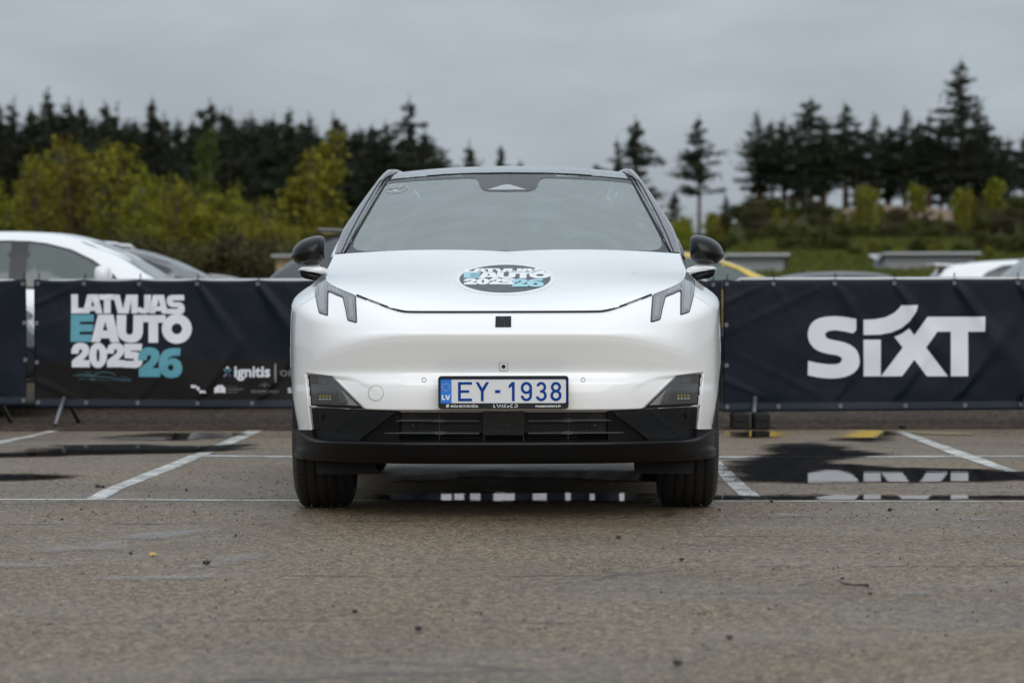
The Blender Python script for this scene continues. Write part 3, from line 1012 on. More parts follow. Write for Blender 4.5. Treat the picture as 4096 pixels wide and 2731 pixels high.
sw = [(.37 + .185 * math.cos(a), 1.32 - .06 * math.sin(a), 1.02 + .165 * math.sin(a)) for a in np.linspace(0, 2 * math.pi, 25)[:-1]]
stw = tube('steering_wheel', sw, .016, M['interior_light'], car, 8, True)
box('wheel_boss', (.37, 1.32, 1.02), (.15, .05, .11), M['interior'], stw, .02)
box('inside_mirror', (-.02, 1.17, 1.345), (.22, .03, .065), M['interior_light'], car, .012)
box('centre_screen', (-.02, 1.30, 1.03), (.36, .02, .17), M['interior'], car, .01)

# --- door mirrors
MC = 2029.0
MIR = [r1(p) for p in [(165, 1112), (172, 1065), (195, 1010), (240, 962), (300, 925), (380, 900), (450, 888), (500, 898), (520, 935), (526, 1000), (524, 1070), (514, 1125), (500, 1165), (468, 1187), (400, 1196), (320, 1198), (245, 1197), (205, 1165), (178, 1135)]]
MIR = smooth_poly(MIR, 1)
cm = (sum(p[0] for p in MIR) / len(MIR) + 14, sum(p[1] for p in MIR) / len(MIR))
for s in (1, -1):
    def mp(px, py, y):
        k = kd(y); return (s * (px - MC) * k, y, CAMH + (HORIZ - py) * k)
    vs, fcs = [], []
    n = len(MIR)
    rings = [(.97, .66), (1.0, .62), (.985, .575), (.93, .535), (.82, .505), (.66, .485), (.45, .472), (.25, .4665), (.12, .465), (.05, .4645), (.01, .4644)]
    for sc, y in rings:
        for (x, yy) in MIR:
            vs.append(mp(cm[0] + (x - cm[0]) * sc, cm[1] + (yy - cm[1]) * sc, y))
    for q in range(len(rings) - 1):
        for k in range(n):
            fcs.append((q * n + k, q * n + (k + 1) % n, (q + 1) * n + (k + 1) % n, (q + 1) * n + k))
    fcs.append(tuple(range(n))); fcs.append(tuple(range(len(vs) - n, len(vs))))
    mirror = vf('door_mirror', vs, fcs, M['mirror_black'], car, True)
    def prism(name, pts, y0, y1, mat, bev=.006):
        bm = bmesh.new()
        a = [bm.verts.new(mp(*r1(p), y0)) for p in pts]; b = [bm.verts.new(mp(*r1(p), y1)) for p in pts]
        bm.faces.new(a); bm.faces.new(b[::-1])
        for k in range(len(pts)):
            bm.faces.new((a[k], a[(k + 1) % len(pts)], b[(k + 1) % len(pts)], b[k]))
        if bev: bmesh.ops.bevel(bm, geom=list(bm.edges), offset=bev, segments=2, affect='EDGES')
        return bmo(name, bm, mat, mirror, True)
    prism('neck', [(330, 1186), (460, 1186), (470, 1224), (322, 1224)], .57, .63, M['white'], .003)
    prism('foot', [(240, 1246), (275, 1221), (340, 1216), (470, 1214), (585, 1250), (600, 1290), (505, 1297), (440, 1278), (350, 1256), (245, 1253)], .50, .64, M['white'], .004)
    prism('foot_underside', [(256, 1258), (350, 1262), (440, 1284), (505, 1302), (500, 1380), (430, 1356), (310, 1342), (270, 1310)], .515, .63, M['bumper_black'], .003)
    prism('indicator', [(160, 1104), (226, 1104), (232, 1116), (165, 1115)], .53, .60, M['reflector'], .0015)

# --- badge, camera, sensors, tow cap
def cz(p): return (1960 + p[0] * .16575, 1240 + p[1] * .16575)
badge = lay('badge', [([cz(p) for p in [(150, 165), (312, 165), (312, 268), (362, 268), (362, 415), (145, 415)]], [])], fn_f, M['blackplastic'], car, 8, .006, lift=.004)
lay('badge_half', [([cz(p) for p in [(316, 165), (524, 163), (526, 415), (365, 415), (365, 265), (316, 265)]], [])], fn_f, M['blackplastic'], badge, 8, .006, lift=.004)
def ringp(c, r, w, n=40): return [(ell(*c, r, r, n), [ell(*c, r - w, r - w, n)])]
camc = cz((338, 1352))
cpl = lay('front_camera', [(rrect(1999.5, 1447.5, 2032.8, 1482, 5), [])], fn_f, M['white'], car, 8, .004, lift=.0022)
lay('camera_gap', [(rrect(1999, 1447, 2033.3, 1482.5, 5), [rrect(2000.4, 1448.4, 2031.9, 1481.1, 4.5)])], fn_f, pm('camera_gap_grey', (.30, .29, .28), .6), cpl, None, .002, lift=.0026)
lay('camera_lens', [(ell(camc[0], camc[1], 7.4, 7, 24), [])], fn_f, M['lamp_dark'], cpl, None, .002, lift=.005)
for px in (1697.8, 2 * CX - 1697.8):
    lay('parking_sensor', ringp((px, 1519.5), 9, 1.6, 28), fn_f, M['gap'], car, None, .001, lift=.0012)
lay('tow_cap', ringp((1504.5, 1570), 31, 1.1, 48), fn_f, pm('tow_gap', (.22, .22, .23), .6), car, None, .001, lift=.0012)

# --- number plate
PY = -.862
def pz(px, py): k = kd(PY); return ((px - CX) * k, CAMH + (HORIZ - py) * k)
def p7(p): return (1700 + p[0] * .27636, 1400 + p[1] * .27636)
def flat(y):
    def fn(px, py):
        x, z = pz(px, py)
        return Vector((x, y, z)), Vector((0, -1, 0))
    return fn
fr_o = [p7(p) for p in rrect(200, 375, 2088, 848, 42)]
plate = lay('number_plate', [(fr_o, [])], flat(PY), M['blackplastic'], car, None, .05, smooth=False)
lay('frame_lip', [([p7(p) for p in rrect(204, 379, 2084, 844, 40)], [[p7(p) for p in rrect(230, 412, 2066, 770, 26)]])], flat(PY - .005), M['blackplastic'], plate, None, .006, smooth=False)
lay('plate_sheet', [([p7(p) for p in rrect(231, 413, 2065, 769, 24)], [])], flat(PY - .0012), M['char_blue'], plate, None, .001, smooth=False)
lay('plate_face', [([p7(p) for p in [(394, 424), (2030, 424), (2043, 430), (2050, 445), (2050, 745), (2043, 760), (2030, 766), (394, 766)]], [])], flat(PY - .0020), M['plate_white'], plate, None, .001, smooth=False)
lay('country_band', [([p7(p) for p in [(236, 424), (393, 424), (393, 766), (236, 766)]], [])], flat(PY - .0022), M['plate_blue'], plate, None, .001, smooth=False)
for k in range(12):
    a = k * math.pi / 6
    c = (313 + 56 * math.cos(a), 535 + 52 * math.sin(a))
    pts = []
    for q in range(10):
        r = 8.5 if q % 2 == 0 else 4.0
        pts.append(p7((c[0] + r * math.sin(q * math.pi / 5), c[1] - r * math.cos(q * math.pi / 5))))
    lay('star', [(pts, [])], flat(PY - .0030), M['star'], plate, None, .0008, smooth=False)
LV = [[(252, 648), (272, 648), (272, 702), (304, 702), (304, 718), (252, 718)], [(303, 648), (324, 648), (340, 695), (354, 648), (372, 648), (350, 718), (328, 718)]]
lay('country_letters', [([p7(p) for p in q], []) for q in LV], flat(PY - .0030), M['print_white'], plate, None, .0008, smooth=False)
E_ = [(488, 460), (690, 460), (690, 497), (528, 497), (528, 578), (649, 578), (649, 615), (528, 615), (528, 698), (690, 698), (690, 738), (488, 738)]
Y_ = [(742, 460), (785, 460), (838, 550), (895, 460), (939, 460), (859, 600), (859, 738), (818, 738), (818, 600)]
DASH = [(1024, 576), (1100, 576), (1100, 620), (1024, 620)]
ONE = [(1268, 460), (1308, 460), (1308, 738), (1268, 738), (1268, 522), (1222, 552), (1222, 508)]
glyphs = [[(E_, [])], [(Y_, [])], [(DASH, [])], [(ONE, [])]]
def arc(cx, cy, rx, ry, a0, a1, n=24): return [(cx + rx * math.cos(R(a0 + (a1 - a0) * k / n)), cy + ry * math.sin(R(a0 + (a1 - a0) * k / n))) for k in range(n + 1)]
# nine
nine_o = arc(1478, 540, 81, 81, 180, 360) + [(1559, 660)] + arc(1478, 658, 81, 80, 0, 180)[0:] + [(1436, 658)] + arc(1478, 658, 42, 42, 180, 0) + [(1520, 625)] + [(1500, 630), (1478, 632)] + arc(1478, 552, 81, 82, 90, 180)
glyphs.append([(nine_o, [arc(1478, 542, 42, 44, 180, 360) + arc(1478, 552, 42, 44, 0, 180)])])
three = arc(1692, 535, 72, 75, 195, 360 + 55) + [(1745, 592)] + arc(1692, 657, 80, 81, -45, 170) + arc(1692, 657, 41, 43, 168, -70) + [(1676, 616), (1676, 578), (1700, 577)] + arc(1692, 537, 34, 40, 70, -165)
glyphs.append([(three, [])])
eight = arc(1905, 533, 74, 73, 140, 400) + [(1950, 592)] + arc(1905, 657, 81, 81, -48, 228) + [(1860, 592)]
glyphs.append([(eight, [arc(1905, 535, 36, 37, 0, 360)[:-1], arc(1905, 655, 41, 43, 0, 360)[:-1]])])
for g in glyphs:
    lay('plate_character', [([p7(p) for p in o], [[p7(p) for p in h] for h in hs]) for o, hs in g], flat(PY - .0032), M['char_blue'], plate, None, .0014, smooth=False)
def ptext(s, x0, y0, x1, y1, off=.0, sp=1.0):
    tx = fit_text(s, x0, y1, x1, y0, off, sp)
    lay('frame_text', [([p7(p) for p in o], h) for o, h in tx], flat(PY - .0058), M['print_white'], plate, None, .0005, smooth=False)
ptext('M\u016aSA MOTORS R\u012aGA', 384, 782, 780, 828, .012)
ptext('musamotors.lv', 1610, 786, 1976, 826, .014)
for q in range(4):
    x = 316 + q * 11
    h = [24, 30, 30, 24][q]
    lay('dealer_mark', [([p7(p) for p in [(x, 806 - h * .3), (x + 6, 806 - h), (x + 10, 806 - h * .8), (x + 4, 806 + h * .9), (x - 1, 806 + h * .7)]], [])], flat(PY - .0058), M['print_white'], plate, None, .0005, smooth=False)
brand = [[(1001, 782), (1010, 782), (1010, 820), (1030, 820), (1030, 829), (1001, 829)],
         [(1040, 782), (1050, 782), (1072, 812), (1072, 829), (1064, 829), (1064, 815)],
         ribbon([(1090, 829), (1090, 784), (1130, 827), (1130, 782)], 9),
         ribbon([(1184, 782), (1152, 806), (1186, 829)], 9),
         ribbon([(1158, 810), (1150, 829)], 8)]
brand.append(ribbon(arc(1268, 806, 20, 21, -60, -300), 9))
brand.append(ribbon(arc(1326, 806, 20, 21, -120, 60), 9)); brand.append(ribbon(arc(1326, 806, 20, 21, 75, 175), 9))
lay('brand_text', [([p7(p) for p in q], []) for q in brand], flat(PY - .0058), M['print_white'], plate, None, .0005, smooth=False)
ptext('&', 1202, 797, 1231, 829, .01)

# ------------------------------------------------------------------ the event logo (traced), used on banner and bonnet
TWO = [(100, 1080), (105, 1010), (140, 940), (205, 903), (270, 900), (340, 915), (390, 960), (400, 1020), (385, 1085), (350, 1130), (295, 1185), (410, 1188), (410, 1305), (110, 1305), (110, 1200), (180, 1140), (250, 1090), (285, 1040), (275, 1010), (250, 1005), (228, 1025), (222, 1078)]
LOGO_W = [
    ([(100, 95), (212, 95), (212, 325), (312, 325), (290, 412), (100, 412)], []),
    ([(370, 98), (545, 98), (625, 415), (515, 415), (505, 372), (412, 372), (402, 412), (291, 412)], [[(460, 185), (487, 290), (435, 290)]]),
    ([(555, 100), (800, 100), (820, 188), (760, 188), (760, 415), (645, 415), (645, 188), (575, 188)], []),
    ([(801, 100), (910, 102), (965, 340), (1020, 105), (1125, 105), (1104, 200), (1060, 415), (880, 415), (821, 188)], []),
    ([(1126, 105), (1215, 105), (1211, 415), (1105, 415), (1105, 200)], []),
    ([(1320, 108), (1430, 108), (1432, 260), (1400, 390), (1350, 418), (1300, 420), (1240, 405), (1213, 385), (1213, 330), (1245, 305), (1290, 335), (1320, 320)], []),
    ([(1465, 108), (1645, 108), (1698, 340), (1719, 420), (1615, 420), (1605, 375), (1515, 375), (1505, 415), (1398, 415), (1434, 258)], [[(1557, 185), (1585, 298), (1530, 298)]]),
    ([(1980, 110), (1985, 200), (1800, 200), (1795, 215), (1810, 230), (1920, 232), (1975, 270), (1993, 330), (1985, 390), (1945, 430), (1722, 425), (1702, 340), (1870, 340), (1880, 328), (1870, 315), (1770, 312), (1715, 280), (1690, 215), (1700, 155), (1740, 118), (1800, 108)], []),
    ([(550, 432), (805, 435), (854, 660), (904, 890), (755, 890), (740, 825), (600, 825), (580, 888), (432, 888)], [[(672, 545), (708, 695), (630, 695)]]),
    ([(862, 438), (1022, 440), (1015, 720), (1030, 755), (1075, 770), (1115, 755), (1132, 720), (1140, 440), (1299, 440), (1299, 570), (1295, 740), (1270, 820), (1200, 885), (1100, 900), (1000, 885), (930, 840), (890, 790), (857, 655)], []),
    ([(1301, 440), (1675, 445), (1675, 490), (1640, 570), (1550, 570), (1550, 900), (1390, 900), (1390, 560), (1301, 560)], []),
    (ell(1862, 672, 250, 245, 48), [ell(1862, 672, 88, 90, 32)]),
    (TWO, []), (ell(548, 1108, 152, 210, 40), [ell(548, 1108, 27, 108, 24)]),
    ([(x + 588, y) for x, y in TWO], []),
    ([(985, 915), (1285, 918), (1275, 1030), (1100, 1030), (1090, 1048), (1190, 1050), (1260, 1080), (1295, 1150), (1290, 1230), (1250, 1295), (1180, 1318), (975, 1310), (975, 1200), (1140, 1200), (1155, 1185), (1145, 1165), (1060, 1160), (990, 1155)], []),
]
LOGO_B = [
    ([(95, 430), (480, 430), (478, 550), (242, 550), (242, 595), (472, 595), (470, 660), (455, 715), (242, 715), (242, 765), (452, 765), (430, 885), (92, 885)], []),
    ([(1215 + (x - 100) * 1.2, 975 + (y - 900) * 1.21) for x, y in TWO], []),
    ([(1925, 990), (1918, 1115), (1800, 1120), (1740, 1140), (1705, 1190), (1770, 1155), (1850, 1160), (1920, 1210), (1955, 1300), (1945, 1390), (1890, 1460), (1780, 1488), (1680, 1470), (1600, 1410), (1565, 1310), (1565, 1200), (1590, 1110), (1640, 1040), (1720, 1000), (1800, 990)], [ell(1762, 1312, 48, 50, 24)]),
]
# bonnet sticker
lx_, ly_ = [95, 420, 890, 1310], [262, 332, 445, 564]
def c8(p): return (1780 + p[0] * .21259, 1020 + p[1] * .21259)
def hood_map(p, blue=False):
    x, y = p
    if blue:
        Yc = 462 + (y - 975) * (618 - 462) / (1488 - 975)
        X = 1255 + (x - 1215) * (1865 - 1255) / (1955 - 1215)
    else:
        Yc = float(np.interp(y, lx_, ly_)); X = 345 + (x - 95) * (1980 - 345) / (2110 - 95)
        if y > 900: X = 345 + (x - 95) * (1315 - 345) / (1295 - 95)
    return c8((X, Yc))
fnh = on(front_bvh, 1, 2019)
stk = lay('bonnet_sticker', [([c8(p) for p in ell(1125, 458, 940, 296, 64)], [])], fnh, pm('sticker_white', (.82, .83, .84), .3, 0, .4), bonnet, 14, .0006, lift=.0012)
lay('sticker_field', [([c8(p) for p in ell(1125, 452, 858, 262, 64)], [])], fnh, M['sticker_black'], stk, 12, .0003, lift=.0018)
M['cyan_sticker'] = pm('sticker_cyan', (.30, .60, .68), .35, 0, .3)
for k, g in enumerate(LOGO_W):
    lay('sticker_letter', [([hood_map(p) for p in g[0]], [[hood_map(p) for p in h] for h in g[1]])], fnh, pm('sticker_letter_white', (.82, .83, .84), .35) if k == 0 else bpy.data.materials['sticker_letter_white'], stk, 14, .0002, lift=.0026 + .0002 * (k % 3))
for k, g in enumerate(LOGO_B):
    lay('sticker_letter', [([hood_map(p, k > 0) for p in g[0]], [[hood_map(p, k > 0) for p in h] for h in g[1]])], fnh, M['cyan_sticker'], stk, 14, .0002, lift=.0034 + .0003 * k)
# ================================================================== SETTING
def G(px, py, z=0.0):
    """photo pixel on the ground -> world point"""
    D = FPX * (CAMH - z) / (py - HORIZ)
    return Vector(((px - 2048) * D / FPX, D + CAMY, z))
def W(px, py, D):
    """photo pixel at distance D -> world point"""
    return Vector(((px - 2048) * D / FPX, D + CAMY, CAMH + (HORIZ - py) * D / FPX))

# --- asphalt
m, n, l, b = new_mat('wet_asphalt')
co = objco(m)
vor = N(m, 'ShaderNodeTexVoronoi', feature='F1'); vor.inputs['Scale'].default_value = 95; l.new(co, vor.inputs['Vector'])
sepv = N(m, 'ShaderNodeSeparateColor'); l.new(vor.outputs['Color'], sepv.inputs[0])
stone = ramp(m, sepv.outputs[0], [(0.0, (.034, .024, .015)), (.30, (.130, .094, .060)), (.58, (.245, .177, .113)), (.82, (.380, .272, .168)), (1.0, (.58, .45, .29))])
fine = noise_node(m, co, 260, 2, .6)
mid = noise_node(m, co, 9, 5, .6)
big = noise_node(m, co, .55, 4, .55)
col = mixc(m, maprange(m, fine, .40, .66, 0, .60), stone, (.040, .034, .028))
col = mixc(m, maprange(m, mid, .35, .7, 0, .20), col, (.19, .144, .100))
wet = maprange(m, big, .42, .62, 0, 1)
col = mixc(m, mathn(m, 'MULTIPLY', wet, .45), col, (.058, .045, .035))
# blotchy aggregate
blot = noise_node(m, co, 24, 6, .78)
col = mixc(m, maprange(m, blot, .38, .50, .85, 0), col, (.040, .029, .020))
col = mixc(m, maprange(m, blot, .52, .66, 0, .65), col, (.43, .32, .205))
grain = noise_node(m, co, 75, 3, .7)
col = mixc(m, maprange(m, grain, .36, .48, .7, 0), col, (.030, .023, .017))
col = mixc(m, maprange(m, grain, .54, .66, 0, .6), col, (.40, .32, .22))
# long stretched seams, roller marks
mp = N(m, 'ShaderNodeMapping'); mp.inputs['Scale'].default_value = (.12, 2.6, 1); l.new(co, mp.inputs[0])
str_ = noise_node(m, mp.outputs[0], 1.0, 4, .6)
col = mixc(m, maprange(m, str_, .52, .72, 0, .45), col, (.23, .172, .118))
# a few dark cracks
wv = N(m, 'ShaderNodeTexVoronoi', feature='DISTANCE_TO_EDGE'); wv.inputs['Scale'].default_value = .45
mp2 = N(m, 'ShaderNodeMapping'); mp2.inputs['Scale'].default_value = (.55, 1.5, 1)
dn = N(m, 'ShaderNodeTexNoise'); dn.inputs['Scale'].default_value = 3.5; dn.inputs['Detail'].default_value = 6; l.new(co, dn.inputs['Vector'])
addv = N(m, 'ShaderNodeVectorMath', operation='MULTIPLY_ADD'); addv.inputs[1].default_value = (.35, .35, 0)
l.new(dn.outputs['Color'], addv.inputs[0]); l.new(co, addv.inputs[2]); l.new(addv.outputs[0], mp2.inputs[0]); l.new(mp2.outputs[0], wv.inputs['Vector'])
crack = mathn(m, 'MULTIPLY', maprange(m, wv.outputs['Distance'], .002, .010, 1, 0), maprange(m, big, .45, .6, 0, .8))
col = mixc(m, crack, col, (.022, .019, .017))
l.new(col, b.inputs['Base Color'])
rg = maprange(m, noise_node(m, co, 1.3, 5, .6), .35, .65, .44, .66)
l.new(mathn(m, 'SUBTRACT', rg, mathn(m, 'MULTIPLY', wet, .10)), b.inputs['Roughness'])
hgt = mathn(m, 'ADD', mathn(m, 'MULTIPLY', vor.outputs['Distance'], -1.0), mathn(m, 'MULTIPLY', fine, .5))
l.new(bump(m, hgt, .9, .006), b.inputs['Normal'])
b.inputs['Specular IOR Level'].default_value = .26
M['asphalt'] = m

lot = vf('parking_lot', [(-60, -20, 0), (60, -20, 0), (60, 62, 0), (-60, 62, 0)], [(0, 1, 2, 3)], M['asphalt'])
tag(lot, kind='structure')

# --- rougher brown strip beyond the bays
m, n, l, b = new_mat('gravel_asphalt')
co = objco(m)
vor = N(m, 'ShaderNodeTexVoronoi', feature='F1'); vor.inputs['Scale'].default_value = 42; l.new(co, vor.inputs['Vector'])
sepv = N(m, 'ShaderNodeSeparateColor'); l.new(vor.outputs['Color'], sepv.inputs[0])
l.new(ramp(m, sepv.outputs[0], [(0, (.014, .011, .009)), (.5, (.050, .039, .030)), (.85, (.090, .066, .048)), (1, (.22, .15, .10))]), b.inputs['Base Color'])
b.inputs['Roughness'].default_value = .8; b.inputs['Specular IOR Level'].default_value = .06
l.new(bump(m, vor.outputs['Distance'], .9, .02), b.inputs['Normal'])
rough_strip = vf('access_lane', [(-60, 7.92, .004), (60, 7.75, .004), (60, 61.5, .004), (-60, 61.5, .004)], [(0, 1, 2, 3)], m)
tag(rough_strip, kind='structure')

# --- painted bay lines (worn)
m, n, l, b = new_mat('road_paint')
co = objco(m)
wear = mathn(m, 'ADD', mathn(m, 'MULTIPLY', noise_node(m, co, 60, 4, .7), .5), mathn(m, 'MULTIPLY', noise_node(m, co, 5, 4, .6), .5))
l.new(mixc(m, maprange(m, wear, .44, .58, 0, .9), (.60, .59, .55), (.11, .092, .076)), b.inputs['Base Color'])
b.inputs['Roughness'].default_value = .45
l.new(bump(m, noise_node(m, co, 160, 3, .6), .5, .003), b.inputs['Normal'])
M['paint'] = m
M['yellow_paint'] = pm('yellow_paint', (.55, .33, .02), .5)
m, n, l, b = new_mat('old_yellow_paint')
co = objco(m)
l.new(mixc(m, maprange(m, noise_node(m, co, 25, 4, .7), .45, .58, 0, 1), (.26, .22, .07), (.08, .065, .05)), b.inputs['Base Color'])
M['old_yellow'] = m

def ground_poly(name, pts, mat, z, parent=None, rough=0.0, n=1):
    """px polygon -> ground sheet; edges roughened"""
    ps = [G(*p) for p in pts]
    out = []
    for i, p in enumerate(ps):
        q = ps[(i + 1) % len(ps)]
        L = (q - p).length
        k = max(1, int(L / .05)) if rough else 1
        k = min(k, 80)
        for t in range(k):
            c = p.lerp(q, t / k)
            if rough:
                d = noise.noise_vector(Vector((c.x * 3.1, c.y * 3.1, 2.7))) * rough + noise.noise_vector(Vector((c.x * 14, c.y * 14, 9.2))) * rough * .35
                c = Vector((c.x + d.x, c.y + d.y, 0))
            out.append((c.x, c.y))
    A2 = sum(out[i][0] * out[(i + 1) % len(out)][1] - out[(i + 1) % len(out)][0] * out[i][1] for i in range(len(out)))
    if A2 < 0: out = out[::-1]
    tri = tessellate_polygon([[Vector((x, y, 0)) for x, y in out]])
    T = []
    for t in tri:
        (ax, ay), (bx_, by_), (cx_, cy_) = out[t[0]], out[t[1]], out[t[2]]
        T.append(tuple(t) if (bx_ - ax) * (cy_ - ay) - (by_ - ay) * (cx_ - ax) > 0 else tuple(t)[::-1])
    tri = T
    return vf(name, [(x, y, z) for x, y in out], [tuple(t) for t in tri], mat, parent)

def c5(p): return (p[0] * .8707, 1600 + p[1] * .8707)
def c6(p): return (2048 + p[0] * .8707, 1600 + p[1] * .8707)
LINES = [
    ('front', [c5((-60, 453.5)), c5((600, 456)), c5((1340, 461.5)), c6((200, 465)), c6((1000, 468)), c6((2420, 474)), c6((2420, 470)), c6((1000, 462.5)), c6((200, 460)), c5((1340, 456.5)), c5((600, 451.5)), c5((-60, 449.5))]),
    ('a', [c5((388, 452)), c5((478, 450)), c5((560, 405)), c5((780, 320)), c5((960, 245)), c5((1215, 134)), c5((1145, 134)), c5((900, 242)), c5((700, 318)), c5((480, 405)), c5((440, 422))]),
    ('b', [c5((-20, 200)), c5((50, 186)), c5((275, 137)), c5((225, 137)), c5((100, 165)), c5((-20, 186))]),
    ('c', [c6((1065, 460)), c6((1160, 460)), c6((1075, 395)), c6((960, 287)), c6((900, 230)), c6((860, 230)), c6((905, 290)), c6((985, 385))]),
    ('d', [c6((1755, 150)), c6((1800, 148)), c6((1920, 190)), c6((2080, 245)), c6((2360, 345)), c6((2390, 370)), c6((2300, 345)), c6((2040, 262)), c6((1860, 190))]),
    ('cross', [c5((930, 252)), c5((1340, 257)), c6((950, 262)), c6((2400, 262)), c6((2400, 267)), c6((950, 269)), c5((1340, 263)), c5((930, 258))]),
]
for k, (nm, pts) in enumerate(LINES):
    ground_poly('painted_line', pts, M['paint'], .0014 + .0003 * k, lot, rough=.006)
ground_poly('painted_mark', [c6(p) for p in [(1820, 150), (2100, 158), (2120, 166), (1990, 166), (1830, 157)]], M['old_yellow'], .0050, lot, rough=.02)

# --- standing water
def water_mat(name, rough, tint, top):
    m = bpy.data.materials.new(name); m.use_nodes = True
    n, l = m.node_tree.nodes, m.node_tree.links
    n.clear()
    out = n.new('ShaderNodeOutputMaterial'); mx = n.new('ShaderNodeMixShader')
    tr = n.new('ShaderNodeBsdfTransparent'); tr.inputs[0].default_value = (*tint, 1)
    gl = n.new('ShaderNodeBsdfGlossy'); gl.inputs['Roughness'].default_value = rough
    fr = n.new('ShaderNodeFresnel'); fr.inputs['IOR'].default_value = 1.333
    tc = n.new('ShaderNodeTexCoord')
    no = n.new('ShaderNodeTexNoise'); no.inputs['Scale'].default_value = 7; no.inputs['Detail'].default_value = 2
    bp = n.new('ShaderNodeBump'); bp.inputs['Strength'].default_value = .012; bp.inputs['Distance'].default_value = .01
    l.new(tc.outputs['Object'], no.inputs['Vector']); l.new(no.outputs['Fac'], bp.inputs['Height'])
    l.new(bp.outputs[0], gl.inputs['Normal'])
    l.new(fr.outputs[0], mx.inputs[0]); l.new(tr.outputs[0], mx.inputs[1]); l.new(gl.outputs[0], mx.inputs[2])
    at_ = n.new('ShaderNodeAttribute'); at_.attribute_name = 'depth'
    n1 = noise_node(m, tc.outputs['Object'], 3.2, 5, .65); n2 = noise_node(m, tc.outputs['Object'], 38, 3, .6)
    h = mathn(m, 'ADD', mathn(m, 'MULTIPLY', n1, 1.25), mathn(m, 'MULTIPLY', n2, .5))
    fac = maprange(m, mathn(m, 'SUBTRACT', at_.outputs['Fac'], mathn(m, 'SUBTRACT', h, .42)), -.16, .16, 0, top)
    clear = n.new('ShaderNodeBsdfTransparent')
    m2 = n.new('ShaderNodeMixShader')
    l.new(fac, m2.inputs[0]); l.new(clear.outputs[0], m2.inputs[1]); l.new(mx.outputs[0], m2.inputs[2])
    l.new(m2.outputs[0], out.inputs['Surface'])
    return m
M['water'] = water_mat('standing_water', .015, (.42, .41, .40), 1.0)
M['water_film'] = water_mat('thin_water_film', .32, (.8, .79, .78), .34)
PUD = [
    [c6(p) for p in [(1035, 345), (1010, 300), (1180, 258), (1225, 205), (1390, 200), (1540, 235), (1720, 258), (1520, 272), (1420, 290), (1560, 304), (1800, 315), (2120, 326), (2420, 340), (2420, 374), (2000, 381), (1600, 385), (1220, 384), (1060, 378)]],
    [c6(p) for p in [(690, 447), (1160, 446), (1700, 446), (2050, 449), (2420, 452), (2420, 462), (2000, 463), (1600, 463), (1160, 463), (900, 464), (690, 464)]],
    [c6(p) for p in [(985, 152), (1120, 147), (1190, 150), (1200, 170), (1120, 180), (1030, 172)]],
    [c6(p) for p in [(1530, 190), (1560, 158), (1600, 148), (1745, 150), (1725, 186), (1640, 197)]],
    [c5(p) for p in [(-60, 338), (150, 340), (330, 346), (270, 358), (120, 364), (-60, 368)]],
    [c5(p) for p in [(-60, 246), (120, 240), (300, 205), (560, 202), (900, 212), (1140, 205), (1080, 226), (900, 240), (600, 248), (300, 252), (-60, 262)]],
    [c5(p) for p in [(480, 170), (730, 150), (1000, 150), (1130, 158), (1010, 172), (820, 182), (560, 182)]],
    [c5(p) for p in [(1800, 440)] ] + [c5((2020, 436)), c6((100, 436)), c6((400, 436)), c6((590, 436)), c6((592, 466)), c6((300, 467)), c6((20, 466)), c5((2100, 464)), c5((1800, 460)), c5((1700, 456))],
    [c5(p) for p in [(1800, 372), (2000, 345), (2200, 330)]] + [c6((60, 330)), c6((350, 326)), c6((600, 330)), c6((760, 350)), c6((760, 378)), c6((500, 374)), c6((300, 362)), c5((2150, 360)), c5((1950, 374))],
    [c5(p) for p in [(370, 685), (430, 655), (560, 652), (570, 672), (480, 690)]],
    [c5(p) for p in [(590, 636), (720, 612), (900, 598), (960, 598), (850, 620), (700, 640)]],
    [c5(p) for p in [(905, 768), (990, 740), (1090, 715), (1190, 706), (1140, 735), (1060, 758), (980, 766)]],
    [c5(p) for p in [(180, 697), (260, 680), (320, 684), (260, 698)]],
    [c5(p) for p in [(-40, 757), (80, 754), (270, 765), (60, 769), (-40, 770)]],
    [c5(p) for p in [(380, 822), (700, 814), (1000, 812), (1020, 818), (760, 824), (480, 828)]],
    [c6(p) for p in [(1150, 530), (1250, 527), (1340, 537), (1230, 541)]],
    [c6(p) for p in [(2090, 556), (2160, 554), (2200, 562), (2120, 565)]],
    [c6(p) for p in [(1760, 897), (1860, 892), (1900, 900), (1820, 907)]],
]
def puddle(pts, mat, z, soft):
    # a water sheet with a depth value per vertex: the ragged shore is where the depth runs out
    ps = np.array([(G(*p).x, G(*p).y) for p in pts])
    lo, hi = ps.min(0) - soft, ps.max(0) + soft
    nx = int(min(170, max(12, (hi[0] - lo[0]) / .035))); ny = int(min(120, max(12, (hi[1] - lo[1]) / .04)))
    X, Y = np.meshgrid(np.linspace(lo[0], hi[0], nx), np.linspace(lo[1], hi[1], ny))
    dep = np.clip((sdf(ps, X, Y) + soft) / (2 * soft), 0, 1)
    V = np.stack([X, Y, np.full_like(X, z)], -1)
    F = [q for q in grid_faces(ny, nx) if dep.reshape(-1)[list(q)].max() > 0]
    me = bpy.data.meshes.new('puddle')
    me.from_pydata(V.reshape(-1, 3).tolist(), [], F)
    at_ = me.attributes.new('depth', 'FLOAT', 'POINT')
    at_.data.foreach_set('value', dep.reshape(-1).astype(np.float32))
    o = mobj('puddle', me, mat)
    tag(o, kind='structure')
for k, pts in enumerate(PUD):
    puddle(pts, M['water'] if k < 9 else M['water_film'], .0058 + .0002 * (k % 5), .22 if k < 9 else .10)
